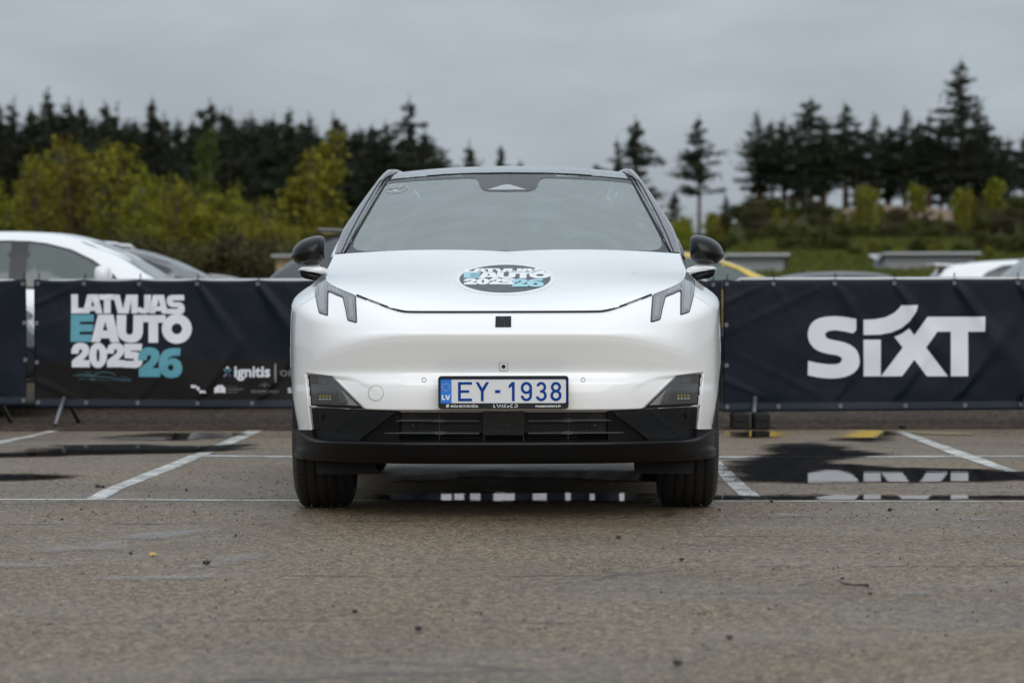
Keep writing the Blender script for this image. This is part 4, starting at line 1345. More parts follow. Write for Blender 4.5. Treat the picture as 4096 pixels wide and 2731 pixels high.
# pavement joints and tar seams
m, n, l, b = new_mat('tar_joint')
b.inputs['Base Color'].default_value = (.040, .034, .028, 1); b.inputs['Roughness'].default_value = .6
l.new(maprange(m, noise_node(m, objco(m), 4, 5, .7), .45, .60, 0, .8), b.inputs['Alpha'])
M['joint'] = m
for pts in ([c5(p) for p in [(-30, 568), (500, 565), (900, 569), (1240, 570)]], [c5(p) for p in [(1300, 806), (1700, 810), (2100, 812)]] + [c6(p) for p in [(300, 806), (880, 812)]],
            [c6(p) for p in [(880, 628), (1200, 630), (1900, 634)]], [c6(p) for p in [(930, 766), (1500, 768), (2380, 770)]], [c5(p) for p in [(150, 1025), (900, 1016), (1700, 1010), (2352, 1016)]] + [c6(p) for p in [(100, 1024), (900, 1022)]],
            [c5(p) for p in [(1060, 668), (1085, 640), (1120, 615)]], [c6(p) for p in [(410, 725), (470, 732), (500, 750)]], [c6(p) for p in [(1320, 858), (1440, 832), (1500, 806), (1490, 786)]], [c5(p) for p in [(175, 560), (230, 520), (300, 488)]]):
    ground_poly('pavement_joint', ribbon(pts, 3.2), M['joint'], .0010, lot, rough=.022)
# wet runoff film under the nose is left to the asphalt itself

# --- terrain: flat land, bank and hill on the right
def hill(x, y):
    D = y - CAMY
    if D < 60: return -.03
    u = x / D
    a = min(1, max(0, (u - .036) / .045)); a = a * a * (3 - 2 * a)
    g = float(np.interp(D, [60, 76, 90, 110, 150, 190, 240, 290, 330, 380, 700], [0, .85, 1.35, 1.75, 2.9, 4.0, 6.2, 8.7, 10.2, 10.4, 10.4]))
    g += float(np.interp(D, [60, 120, 400], [0, .35, .8])) * noise.noise(Vector((x * .045, y * .045, 0))) * 1.4
    left = float(np.interp(D, [60, 140, 300, 700], [0, .3, 1.5, 3.0]))
    return -.03 + g * a + left * (1 - a)
m, n, l, b = new_mat('meadow')
co = objco(m)
c1 = ramp(m, noise_node(m, co, .09, 5, .6), [(.3, (.022, .028, .006)), (.5, (.042, .046, .008)), (.68, (.062, .056, .013))])
c2 = mixc(m, maprange(m, noise_node(m, co, 1.2, 4, .6), .35, .7, 0, .6), c1, (.040, .036, .012))
c3 = mixc(m, maprange(m, noise_node(m, co, .028, 3, .5), .60, .68, 0, .8), c2, (.17, .115, .07))
l.new(c3, b.inputs['Base Color']); b.inputs['Roughness'].default_value = .9; b.inputs['Specular IOR Level'].default_value = .1
l.new(bump(m, noise_node(m, co, 2.5, 4, .7), .8, .3), b.inputs['Normal'])
M['meadow'] = m
ys = np.concatenate([np.linspace(-60, 60, 5), np.linspace(62, 420, 90), np.array([480, 560, 700, 1000, 2000])])
rows = []
for y in ys:
    wx = max(90, (y - CAMY) * .42)
    rows.append([(x, y, hill(x, y)) for x in np.linspace(-wx, wx, 90)])
terrain = grid_obj('terrain', np.array(rows), M['meadow'], None, True)
tag(terrain, kind='structure')

# ================================================================== BARRIERS AND BANNERS
FD = 22.0                                   # distance of the banner line
def fy(x): return FD + CAMY + (-.045 * x)     # the line runs very slightly towards us on the right
def FX(px): return (px - 2048) * FD / FPX
def FZ(py): return CAMH + (HORIZ - py) * FD / FPX
posts = [FX(110) - 2.38, FX(110), FX(1497), FX(2885), FX(2885) + 2.38]
barrier_labels = ['steel crowd barrier behind the banner end past the narrow gap', 'steel crowd barrier behind the event logo banner',
                  'steel crowd barrier behind the sponsor banner, hidden mostly by the white car', 'steel crowd barrier behind the white four letter logo banner']
for k in range(4):
    x0, x1 = posts[k] + .075, posts[k + 1] - .075
    yb = .045
    br = empty('crowd_barrier', ((x0 + x1) / 2, fy((x0 + x1) / 2) + yb, 0), math.atan(-.045))
    tag(br, barrier_labels[k], 'barrier', 'crowd barriers carrying the banners')
    h = (x1 - x0) / 2
    zt, zb = 1.024, .18
    bm = bmesh.new()
    loop = [(-h, 0, zb), (-h, 0, zt - .06), (-h + .02, 0, zt - .02), (-h + .06, 0, zt), (h - .06, 0, zt), (h - .02, 0, zt - .02), (h, 0, zt - .06), (h, 0, zb)]
    tube_bm(bm, loop, .016, 10, closed=True)
    bmo('frame', bm, M['steel'], br, True)
    for q in range(1, 20):
        x = -h + 2 * h * q / 20
        tube('bar', [(x, 0, zb), (x, 0, zt)], .007, M['steel'], br, 6)
    for fx_ in (-h + .16, h - .18):
        bm = bmesh.new()
        tube_bm(bm, [(fx_ - .02, -.26, .012), (fx_, -.03, .20), (fx_ + .0, .03, .20), (fx_ + .05, .26, .012)], .016, 8)
        bmo('foot', bm, M['foot_steel'], br, True)
    for sgn in (-1, 1):
        tube('hook', [(sgn * h, 0, .75), (sgn * (h + .02), 0, .75), (sgn * (h + .02), 0, .70)], .007, M['steel'], br, 6)

# PVC banner cloth
m, n, l, b = new_mat('banner_navy')
tcg = N(m, 'ShaderNodeTexCoord')
sx_ = N(m, 'ShaderNodeSeparateXYZ'); l.new(tcg.outputs['Object'], sx_.inputs[0])
b.inputs['Roughness'].default_value = .42
b.inputs['Specular IOR Level'].default_value = .16
l.new(mixc(m, maprange(m, noise_node(m, tcg.outputs['Object'], 6, 4, .6), .3, .7, 0, .35), (.0036, .0072, .0145), (.0054, .0094, .0172)), b.inputs['Base Color'])
l.new(bump(m, noise_node(m, tcg.outputs['Object'], 5, 5, .6), .28, .02), b.inputs['Normal'])
M['banner'] = m
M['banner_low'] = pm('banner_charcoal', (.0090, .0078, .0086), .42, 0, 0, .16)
M['banner_hem'] = pm('banner_hem', (.018, .024, .037), .45, 0, 0, .3)
M['b_white'] = pm('banner_print_white', (.68, .685, .74), .45)
M['b_cyan'] = pm('banner_print_cyan', (.085, .30, .38), .45)
M['b_cyan_dim'] = pm('banner_print_teal', (.03, .085, .11), .45)
M['b_grey'] = pm('banner_print_grey', (.22, .215, .23), .45)
M['b_dim'] = pm('banner_print_dim', (.10, .10, .105), .45)
M['b_violet'] = pm('banner_print_violet', (.22, .20, .42), .45)
M['b_violet2'] = pm('banner_print_indigo', (.07, .075, .22), .45)

def fold(x, z, gx):
    """creases that run out from the eyelets, and slack in between (metres)"""
    d = 0.0
    for i, g in enumerate(gx):
        for (zz, s) in ((1.01, 1), (.165, -1)):
            dx, dz = x - g, (zz - z) * s
            if dz < 0: dz = 0
            for q, sl in enumerate((-.9, .55, -2.0)):
                ph = math.sin(i * 12.9 + q * 78.2 + s * 3.1) * .5 + .5
                off = dx - sl * (.8 + .5 * ph) * dz
                wdt = .012 + .16 * dz
                amp = .032 * ph ** 3 * math.exp(-dz / .42) * min(1, dz / .05)
                d += amp * math.exp(-(off / wdt) ** 2)
    d += .014 * noise.noise(Vector((x * 1.4, z * 2.2, gx[0]))) + .006 * noise.noise(Vector((x * 5, z * 4, 3 + gx[0])))
    return d

def banner(label, xa, xb, tops, bots, eyelets_top, eyelets_bot, sides, low_from=None):
    bn = empty('banner', ((xa + xb) / 2, fy((xa + xb) / 2), 0))
    tag(bn, label, 'banner')
    ox, oy = (xa + xb) / 2, fy((xa + xb) / 2)
    def top(x): return float(np.interp(x, [xa, xb], tops)) - sum(.010 * max(0, 1 - abs(2 * (x - (a + c) / 2) / (c - a)) ** 2) * (a < x < c) for a, c in zip(eyelets_top[:-1], eyelets_top[1:]))
    def bot(x): return float(np.interp(x, [xa, xb], bots))
    gx = eyelets_top
    def yy(x, z):
        return fy(x) - oy - fold(x, z, gx)
    nx, nz = int((xb - xa) / .02), 44
    V, F, MI = [], [], []
    for i in range(nx + 1):
        x = xa + (xb - xa) * i / nx
        t, bb = top(x), bot(x)
        for k in range(nz + 1):
            z = bb + (t - bb) * k / nz
            V.append((x - ox, yy(x, z), z))
    for i in range(nx):
        for k in range(nz):
            F.append((i * (nz + 1) + k, (i + 1) * (nz + 1) + k, (i + 1) * (nz + 1) + k + 1, i * (nz + 1) + k + 1))
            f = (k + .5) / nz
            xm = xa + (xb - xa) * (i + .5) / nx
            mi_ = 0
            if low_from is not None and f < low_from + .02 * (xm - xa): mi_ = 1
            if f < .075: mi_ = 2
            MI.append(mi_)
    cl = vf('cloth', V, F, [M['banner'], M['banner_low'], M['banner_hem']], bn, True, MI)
    sol = cl.modifiers.new('s', 'SOLIDIFY'); sol.thickness = .0012; sol.offset = 1
    def fn(px, py):
        x, z = FX(px), FZ(py)
        e = .01
        n = Vector(((yy(x + e, z) - yy(x - e, z)) / (2 * e), -1, (yy(x, z + e) - yy(x, z - e)) / (2 * e))).normalized()
        return Vector((x - ox, yy(x, z), z)), n
    eb = None
    for x, z in [(x, top(x) - .03) for x in eyelets_top] + [(x, bot(x) + .035) for x in eyelets_bot] + sides:
        y = yy(x, z)
        eb = lathe('eyelet', [(-.001, .006), (-.003, .009), (-.003, .012), (-.0005, .0145)], M['eyelet'], bn, 14, 'Y', (x - ox, y - .001, z))
    for x in eyelets_top:
        z = top(x) - .03
        y = yy(x, z)
        tube('cable_tie', [(x - ox, y - .006, z), (x - ox + .004, y - .012, z + .03), (x - ox + .006, y + .03, z + .075), (x - ox + .006, y + .075, z + .05), (x - ox, y + .02, z)], .0025, M['rubber'], bn, 5)
    return bn, fn

ev = lambda xs: [FX(x) for x in xs]
b0, fn0 = banner('dark navy banner end beside the narrow gap in the barrier row', FX(-420), FX(92), (FZ(1112), FZ(1113)), (FZ(1618), FZ(1620)), ev([-400, -180, 78]), ev([-400, -180, 80]),
                 [(FX(82), FZ(1288)), (FX(86), FZ(1437))])
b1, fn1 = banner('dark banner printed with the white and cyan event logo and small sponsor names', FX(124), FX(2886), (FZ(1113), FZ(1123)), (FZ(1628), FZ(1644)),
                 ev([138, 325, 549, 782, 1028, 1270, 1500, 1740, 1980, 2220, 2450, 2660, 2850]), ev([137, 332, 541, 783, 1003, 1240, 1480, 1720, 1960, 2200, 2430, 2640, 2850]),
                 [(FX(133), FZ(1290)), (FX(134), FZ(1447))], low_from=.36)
b2, fn2 = banner('dark navy banner printed with a large white four letter logo', FX(2888), FX(4330), (FZ(1121), FZ(1118)), (FZ(1648), FZ(1638)),
                 ev([2905, 3090, 3333, 3568, 3806, 4057, 4300]), ev([2906, 3110, 3355, 3613, 3848, 4070, 4300]),
                 [(FX(2903), FZ(1301)), (FX(2904), FZ(1463))])

def lg(p): return (250 + p[0] * .24237, 1150 + p[1] * .24237)
for k, g in enumerate(LOGO_W):
    lay('printed_letter', [([lg(p) for p in g[0]], [[lg(p) for p in h] for h in g[1]])], fn1, M['b_white'], b1, 10, .0002, lift=.0048 + .0004 * (k % 3))
for k, g in enumerate(LOGO_B):
    lay('printed_letter', [([lg(p) for p in g[0]], [[lg(p) for p in h] for h in g[1]])], fn1, M['b_cyan'], b1, 10, .0002, lift=.0062 + .0005 * k)
sk = [ribbon([lg(p) for p in [(130, 1440), (400, 1450), (700, 1470), (1050, 1525), (1100, 1530)]], 4), ribbon([lg(p) for p in arc(650, 1490, 210, 105, 200, 335, 16)], 4),
      ribbon([lg(p) for p in [(200, 1415), (330, 1425), (450, 1440)]], 3), ribbon([lg(p) for p in [(340, 1385), (430, 1400)]], 3), ribbon([lg(p) for p in [(220, 1495), (380, 1505)]], 3),
      ribbon([lg(p) for p in [(410, 1500), (490, 1515)]], 7), ribbon([lg(p) for p in [(930, 1465), (1030, 1480), (1100, 1530)]], 3), ribbon([lg(p) for p in [(400, 1515), (700, 1520), (1000, 1535)]], 2)]
for k, q in enumerate(sk):
    lay('printed_car_sketch', [(q, [])], fn1, M['b_cyan_dim'], b1, 20, .0002, lift=.0022 + .0004 * k)
def ig(p): return (700 + p[0] * .21259, 1380 + p[1] * .21259)
def btext(s, x0, y0, x1, y1, mat, off=.0, conv=ig, fn=None, lift=.0045):
    tx = fit_text(s, x0, y1, x1, y0, off)
    lay('printed_text', [([conv(p) for p in o], h) for o, h in tx], fn or fn1, mat, b1, 20, .0002, lift=lift)
btext('ignitis', 1095, 395, 1775, 665, M['b_white'], .03)
btext('on', 1965, 465, 2230, 582, M['b_grey'], .0)
lay('printed_rule', [([ig(p) for p in [(1860, 345), (1890, 345), (1890, 695), (1860, 695)]], [])], fn1, M['b_grey'], b1, 20, .0002, lift=.0045)
for q, mt in (([(885, 445), (915, 435), (955, 490), (940, 510)], 'b_cyan'), ([(1040, 445), (1010, 435), (975, 490), (985, 510)], 'b_cyan'), ([(935, 525), (955, 540), (910, 595), (885, 575)], 'b_violet'), ([(985, 525), (970, 540), (1010, 585), (1035, 580)], 'b_violet2'), (ell(965, 418, 26, 26, 16), 'b_white')):
    lay('printed_mark', [([ig(p) for p in q], [])], fn1, M[mt], b1, 20, .0002, lift=.0045)
for q in ([(270, 742), (380, 750), (380, 800), (270, 795)], [(375, 800), (420, 770), (445, 825), (405, 860)], [(435, 850), (550, 850), (548, 900), (440, 898)]):
    lay('printed_mark', [([ig(p) for p in q], [])], fn1, M['b_white'], b1, 20, .0002, lift=.0045)
lay('printed_mark', [([ig(p) for p in [(715, 900), (715, 790), (750, 785), (765, 748), (880, 748), (895, 785), (925, 790), (925, 900), (880, 888), (765, 888)]], [[ig(p) for p in [(830, 790), (800, 830), (820, 830), (815, 850), (840, 812), (824, 812)]]])], fn1, M['b_white'], b1, 20, .0002, lift=.0045)
btext('LATVIJAS', 962, 762, 1160, 790, M['b_dim']); btext('ELEKTROAUTO', 962, 808, 1270, 842, M['b_grey']); btext('BIEDR\u012aBA', 962, 862, 1155, 892, M['b_grey'])
btext('SKANGALU', 1412, 838, 1925, 892, M['b_grey']); btext('MUI\u017dA', 1560, 905, 1755, 930, M['b_dim'])
lay('printed_mark', [(ribbon([ig(p) for p in arc(1665, 800, 105, 80, 200, 340, 14)], 3), []), ([ig(p) for p in [(1635, 740), (1695, 740), (1695, 780), (1635, 780)]], [])], fn1, M['b_dim'], b1, 20, .0002, lift=.0045)
btext('S', 2105, 800, 2190, 895, M['b_white'], .02)
# half hidden white logo strokes on the sponsor banner (they show in the puddle under the car)
for a, c in ((1763, 1805), (1816, 1855), (1880, 1920), (1973, 2057), (2130, 2185), (2260, 2281), (2358, 2377), (2476, 2495)):
    lay('printed_mark', [([(a, 1320), (c, 1320), (c, 1438), (a, 1438)], [])], fn1, M['b_white'], b1, 30, .0002, lift=.0045)

def sx(p): return (2850 + p[0] * .57393, 850 + p[1] * .57393)
SIX = [
    smooth_poly([(990, 745), (990, 850), (900, 830), (840, 822), (790, 830), (772, 852), (785, 880), (830, 892), (900, 905), (960, 930), (1000, 970), (1015, 1030), (1005, 1085), (960, 1130), (890, 1153), (820, 1158), (740, 1153), (655, 1135), (655, 1135), (657, 1035), (657, 1035), (730, 1052), (810, 1062), (870, 1057), (893, 1030), (885, 1008), (850, 995), (780, 985), (710, 960), (665, 910), (652, 850), (670, 785), (715, 745), (790, 727), (880, 727), (990, 745)], 1),
    [(1040, 890), (1158, 890), (1158, 1143), (1040, 1143)],
    [(1040, 752), (1120, 748), (1190, 735), (1250, 705), (1285, 672), (1300, 652), (1415, 652), (1400, 700), (1360, 760), (1300, 810), (1230, 840), (1150, 855), (1040, 857)],
    [(1160, 1143), (1310, 945), (1280, 905), (1252, 870), (1300, 850), (1355, 812), (1390, 860), (1480, 732), (1877, 732), (1877, 835), (1760, 835), (1760, 1143), (1640, 1143), (1640, 835), (1548, 835), (1470, 945), (1620, 1143), (1475, 1143), (1390, 1028), (1305, 1143)],
]
for q in SIX:
    lay('printed_letter', [([sx(p) for p in q], [])], fn2, M['b_white'], b2, 10, .0002, lift=.005)

# black rubber ballast blocks behind the barrier foot
for k, (a, c) in enumerate(((2935, 3000), (3022, 3082))):
    p = G((a + c) / 2, 1722)
    wdt = (c - a) * FD / FPX
    bb = empty('ballast_block', (p.x, p.y + .22, 0))
    tag(bb, 'black rubber ballast block on the ground behind the barrier foot under the white logo banner', 'block', 'ballast blocks at the barrier foot')
    bm = bmesh.new(); box_bm(bm, (0, 0, .055), (wdt, .30, .11), .012)
    bmo('block_body', bm, M['rubber'], bb)
    box('grip_bar', (0, -.155, .07), (wdt * .6, .015, .02), M['rubber'], bb)

# loose grit on the asphalt
rng = np.random.default_rng(12)
Vp, Fp = [], []
while len(Fp) < 1300 * 4:
    px, py = rng.uniform(-60, 4160), 1740 + 900 * rng.random() ** 2.2
    if rng.random() < .5: py = rng.uniform(1880, 2080)
    g = G(px, py)
    if abs(g.x) < .95 and -.5 < g.y < 3.4: continue
    s = rng.uniform(.0016, .0058)
    o = len(Vp)
    for q in range(3):
        a = q * 2.1 + rng.random()
        Vp.append((g.x + s * math.cos(a), g.y + s * math.sin(a), .0))
    Vp.append((g.x, g.y, s * 1.1))
    Fp += [(o, o + 1, o + 2), (o, o + 3, o + 1), (o + 1, o + 3, o + 2), (o + 2, o + 3, o)]
M['grit'] = pm('grit', (.028, .024, .021), .8)
gr = vf('loose_grit', Vp, Fp, M['grit'])
tag(gr, 'fine dark grit scattered over the wet asphalt', 'grit', kind='stuff')
# small things lying on the asphalt
def pebble_mesh(seed, mat):
    random.seed(seed)
    bm = bmesh.new()
    bmesh.ops.create_icosphere(bm, subdivisions=1, radius=1)
    for v in bm.verts:
        v.co *= .75 + .5 * random.random()
        v.co.z *= .7
    zmin = min(v.co.z for v in bm.verts)
    for v in bm.verts: v.co.z -= zmin
    me = bpy.data.meshes.new('pebble'); bm.to_mesh(me); bm.free(); me.materials.append(mat)
    return me
M['peb_dark'] = pm('pebble_dark', (.03, .027, .025), .7)
M['peb_yellow'] = pm('pebble_ochre', (.45, .30, .08), .6)
pms = [pebble_mesh(k, M['peb_dark']) for k in range(3)]
spots = [(c6((1735, 514)), .022), (c6((1952, 511)), .016), (c6((490, 640)), .022), (c6((778, 742)), .02), (c6((755, 1220)), .028), (c5((1628, 980)), .02), (c5((1920, 1060)), .022),
         (c5((448, 398)), .03), (c5((470, 400)), .02), (c5((855, 416)), .018), (c5((283, 548)), .016), (c5((370, 502)), .014), (c5((945, 757)), .03), (c6((1000, 1103)), .022), (c6((1190, 475)), .02),
         (c6((1160, 462)), .018), (c6((950, 510)), .018), (c5((598, 706)), .014), (c5((1080, 625)), .014), (c6((1515, 828)), .014), (c6((1648, 900)), .014), (c6((1793, 137)), .06)]
for k, (p, s) in enumerate(spots):
    o = bpy.data.objects.new('pebble', pms[k % 3])
    link(o)
    g = G(*p); o.location = (g.x, g.y, .001); o.scale = (s * .5, s * .5, s * .4); o.rotation_euler = (0, 0, k * 1.7)
    tag(o, 'small dark pebble lying loose on the wet asphalt', 'pebble', 'dark pebbles on the asphalt')
o = mobj('pebble', pebble_mesh(11, M['peb_yellow']), [], None)
g = G(*c5((698, 715))); o.location = (g.x, g.y, .001); o.scale = (.018, .012, .011)
tag(o, 'ochre yellow pebble alone on the wet asphalt', 'pebble')
tw = [G(*c6(p)) for p in [(1503, 848), (1530, 860), (1570, 864), (1610, 864), (1636, 866)]]
o = tube('twig', [(p.x, p.y, .008) for p in tw], [.002, .003, .0025, .003, .006], M['peb_dark'], None, 6)
tag(o, 'thin curved dark twig lying on the asphalt', 'twig')
# ================================================================== PARKED CARS BEYOND THE BARRIERS
M['bgglass'] = pm('car_glass', (.030, .038, .037), .05, 0, .3)
M['bgglass_light'] = pm('car_glass_light', (.085, .105, .098), .06, 0, .25)
M['trim_black'] = pm('trim_black', (.02, .021, .023), .35)
M['tyre_plain'] = pm('tyre_plain', (.015, .015, .016), .65)
M['rim'] = pm('alloy_rim', (.38, .39, .40), .35, .8)
def paint(name, c, rough=.25, metal=0.0): return pm(name, c, rough, metal, .8)
PAINT = dict(white=paint('paint_white', (.78, .79, .80)), silver=paint('paint_silver', (.30, .31, .32), .3, .4), grey=paint('paint_dark_grey', (.055, .058, .064), .3, .4),
             midgrey=paint('paint_mid_grey', (.16, .165, .17), .3, .3), yellow=paint('paint_yellow', (.62, .42, .015)), red=paint('paint_red', (.28, .012, .014)), beige=paint('paint_beige', (.33, .29, .25)), greyroof=paint('paint_grey_roof', (.10, .10, .105)))

def bg_car(name, label, loc, rz, L, top, belt, w, paintm, roofw=.56, wheels=(.85, .83), wr=.33, win=None, glass=None, rails=None, fin=True, mirror_x=None, roof_paint=None, spoiler=None, pillar=None):
    """car heading +x; top/belt: lists (x,z); win: list of side window polygons (x,z)"""
    root = empty(name, loc, rz)
    tag(root, label, 'car')
    glass = glass or M['bgglass']
    tx, tz = zip(*top); bx, bz = zip(*belt)
    xs = np.unique(np.concatenate([np.linspace(0, L, 60), np.array([0, .03, .08, L - .08, L - .03, L])]))
    zt = pchip(tx, np.array(tz)[:, None], xs)[:, 0]; zb = pchip(bx, np.array(bz)[:, None], xs)[:, 0]
    half = []
    for x, t, bb in zip(xs, zt, zb):
        e = min(x, L - x)
        ww = w * (1 - .16 * max(0, 1 - e / .55) ** 2.2)
        k = min(1, max(0, (t - bb) / .42)); 
        wb = ww * .94
        wt = wb * .95 + (roofw - wb * .95) * k
        t = max(t, bb + .01)
        z3 = max(bb + .004, t - .075 * k - .004)
        bot = .22 + .1 * max(0, 1 - e / .4)
        half.append([(0, t), (wt * .5, t - .006), (wt * .86, t - .022 * k), (wt, z3), (wb, bb), (ww, bb - .13), (ww, .55), (ww * .985, .36), (ww * .93, bot), (0, bot)])
    H = np.array(half)
    G3 = np.zeros((len(xs), 10, 3)); G3[..., 0] = xs[:, None]; G3[..., 1] = H[..., 0]; G3[..., 2] = H[..., 1]
    ti = np.arange(10.0)
    q = subq(ti, 3)
    D = np.swapaxes(pchip(ti, np.swapaxes(G3, 0, 1), q), 0, 1)
    Mr = D[:, 1:-1].copy()[:, ::-1]; Mr[..., 1] *= -1
    full = np.concatenate([D, Mr, D[:, :1]], axis=1)
    I, J = full.shape[:2]
    F = grid_faces(I, J)
    F += [tuple(range(J - 1)), tuple((I - 1) * J + k for k in range(J - 2, -1, -1))]
    mi_ = [0] * len(F)
    if roof_paint:
        for fi, f in enumerate(F[:(I - 1) * (J - 1)]):
            c = full.reshape(-1, 3)[list(f)].mean(axis=0)
            if c[2] > float(np.interp(c[0], bx, bz)) + .30: mi_[fi] = 1
    body = vf('body', full.reshape(-1, 3), F, [paintm, roof_paint or paintm], root, True, mi_)
    bvh = grid_bvh([full])
    def side_fn(s):
        def fn(x, z):
            p, nn, i, t = bvh.ray_cast(Vector((x, s * 3, z)), Vector((0, -s, 0)))
            if p is None: return None, None
            if nn.y * s < 0: nn = -nn
            return p, nn
        return fn
    def end_fn(s):
        def fn(y, z):
            p, nn, i, t = bvh.ray_cast(Vector((L / 2 + s * 6, y, z)), Vector((-s, 0, 0)))
            if p is None: return None, None
            if nn.x * s < 0: nn = -nn
            return p, nn
        return fn
    for s in (-1, 1):
        for pl in win or []:
            lay('window_surround', [(shrink(pl, -.022), [])], side_fn(s), M['trim_black'], root, .12, .002, lift=.002)
            lay('side_window', [(pl, [])], side_fn(s), glass, root, .12, .002, lift=.005)
        if pillar:
            lay('door_pillar', [(pillar, [])], side_fn(s), M['trim_black'], root, .06, .002, lift=.0035)
        for wx in (wheels[0], L - wheels[1]):
            lay('wheel_arch', [(ell(wx, wr, wr + .055, wr + .055, 28, 0, R(-12), R(192), True), [])], side_fn(s), M['trim_black'], root, .15, .002, lift=.003)
            wh = lathe('wheel', [(-.10, wr - .12), (-.11, wr - .05), (-.09, wr), (.09, wr), (.11, wr - .05), (.10, wr - .12)], M['tyre_plain'], root, 28, 'Y', (wx, s * (w - .085), wr))
            lathe('rim', [(s * .10, 0.0), (s * .106, .06), (s * .09, .10), (s * .10, wr - .12)], M['rim'], wh, 20, 'Y', (wx, s * (w - .085), wr))
        if mirror_x:
            bm = bmesh.new()
            zb_ = float(np.interp(mirror_x, bx, bz))
            box_bm(bm, (mirror_x, s * (w + .10), zb_ + .13), (.13, .20, .15), .045)
            box_bm(bm, (mirror_x + .02, s * (w - .0), zb_ + .06), (.06, .14, .05), .01)
            bmo('door_mirror', bm, paintm, root, True)
        if rails:
            x0, x1 = rails
            pts = [(x, s * roofw * .97, float(pchip(tx, np.array(tz)[:, None], [x])[0, 0]) + .035 - (.05 if x in (x0, x1) else 0)) for x in [x0] + list(np.linspace(x0 + .08, x1 - .08, 7)) + [x1]]
            tube('roof_rail', pts, .018, M['alu'], root, 8)
    # screens and lamps
    imax = int(np.argmax(zt)); zr = float(zt[imax])
    bf = float(np.interp(L * .72, bx, bz))
    lay('windscreen', [([(-w * .78, bf + .05), (w * .78, bf + .05), (roofw * .93, zr - .10), (-roofw * .93, zr - .10)], [])], end_fn(1), glass, root, .12, .002, lift=.004)
    lay('rear_window', [([(-w * .70, bf + .12), (w * .70, bf + .12), (roofw * .88, zr - .15), (-roofw * .88, zr - .15)], [])], end_fn(-1), glass, root, .12, .002, lift=.004)
    for s in (-1, 1):
        lay('headlamp', [([(s * w * .55, .66), (s * w * .88, .70), (s * w * .86, .78), (s * w * .55, .74)], [])], end_fn(1), M['lamp_core'], root, .1, .003, lift=.003)
        lay('tail_lamp', [([(s * w * .55, .80), (s * w * .88, .82), (s * w * .86, .93), (s * w * .55, .90)], [])], end_fn(-1), M['red'], root, .1, .003, lift=.003)
    if fin:
        x = fin if not isinstance(fin, bool) else L * .22
        z = float(pchip(tx, np.array(tz)[:, None], [x])[0, 0])
        vf('antenna_fin', [(x - .09, -.02, z - .01), (x - .09, .02, z - .01), (x + .11, 0, z - .01), (x - .07, 0, z + .06)], [(0, 1, 2), (0, 3, 1), (1, 3, 2), (0, 2, 3)], M['trim_black'], root)
    if spoiler:
        sx0, sx1, sz = spoiler
        box('roof_spoiler', ((sx0 + sx1) / 2, 0, sz), (sx1 - sx0, roofw * 1.75, .035), paintm, root, .012, Matrix.Rotation(R(3), 4, 'Y'))
    return root

def at(px, D): return (px - 2048) * D / FPX
# white saloon behind the event logo banner
D = 26.2
bg_car('white_saloon', 'white saloon with a large tinted front window behind the event logo banner', (at(-880, D), D + CAMY, 0), R(-.5), 4.55,
       [(0, .80), (.10, .98), (.55, 1.06), (.95, 1.26), (1.45, 1.43), (1.95, 1.468), (2.35, 1.455), (2.62, 1.41), (2.9, 1.30), (3.2, 1.10), (3.42, .99), (3.8, .93), (4.3, .82), (4.52, .66), (4.55, .60)],
       [(0, .92), (1.5, .97), (3.0, .96), (3.6, .92), (4.55, .62)], .90, PAINT['white'], .60,
       win=[[(2.20, 1.0), (2.98, .99), (2.90, 1.08), (2.72, 1.20), (2.54, 1.285), (2.34, 1.335), (2.20, 1.352)], [(1.12, 1.03), (2.06, 1.0), (2.06, 1.358), (1.75, 1.355), (1.42, 1.28)]],
       glass=M['bgglass_light'], mirror_x=2.86, fin=.9, pillar=[(2.04, .99), (2.22, .99), (2.22, 1.372), (2.04, 1.378)])
# car nearer at the left edge
D = 24.2
bg_car('dark_hatchback', 'dark hatchback with sloping windscreen behind the banner end past the gap', (at(-2010, D), D + CAMY, 0), 0, 4.3,
       [(0, .75), (.08, 1.0), (.30, 1.25), (.7, 1.42), (1.5, 1.46), (2.3, 1.42), (2.7, 1.30), (3.28, 1.02), (3.7, .93), (4.1, .82), (4.3, .60)],
       [(0, .92), (3.2, .94), (4.3, .62)], .88, PAINT['grey'], .58, win=[[(1.9, 1.0), (3.0, .99), (2.62, 1.24), (2.2, 1.35), (1.9, 1.38)], [(.75, 1.02), (1.8, 1.0), (1.8, 1.38), (1.0, 1.34)]], mirror_x=2.95)
# silver estate with roof rails
D = 36.0
bg_car('grey_estate', 'grey estate car with bright roof rails behind the white saloon', (at(-430, D), D + CAMY, 0), 0, 4.7,
       [(0, .85), (.06, 1.05), (.35, 1.38), (.7, 1.49), (1.6, 1.535), (2.4, 1.52), (2.85, 1.475), (3.25, 1.36), (3.65, 1.17), (3.98, 1.02), (4.3, .92), (4.6, .78), (4.7, .60)],
       [(0, 1.0), (3.4, 1.0), (3.9, .98), (4.7, .62)], .92, PAINT['midgrey'], .62,
       win=[[(2.05, 1.04), (3.55, 1.03), (3.25, 1.24), (2.9, 1.37), (2.5, 1.425), (2.05, 1.44)], [(.7, 1.06), (1.95, 1.04), (1.95, 1.44), (1.0, 1.42)]], rails=(.7, 2.75), mirror_x=3.35)
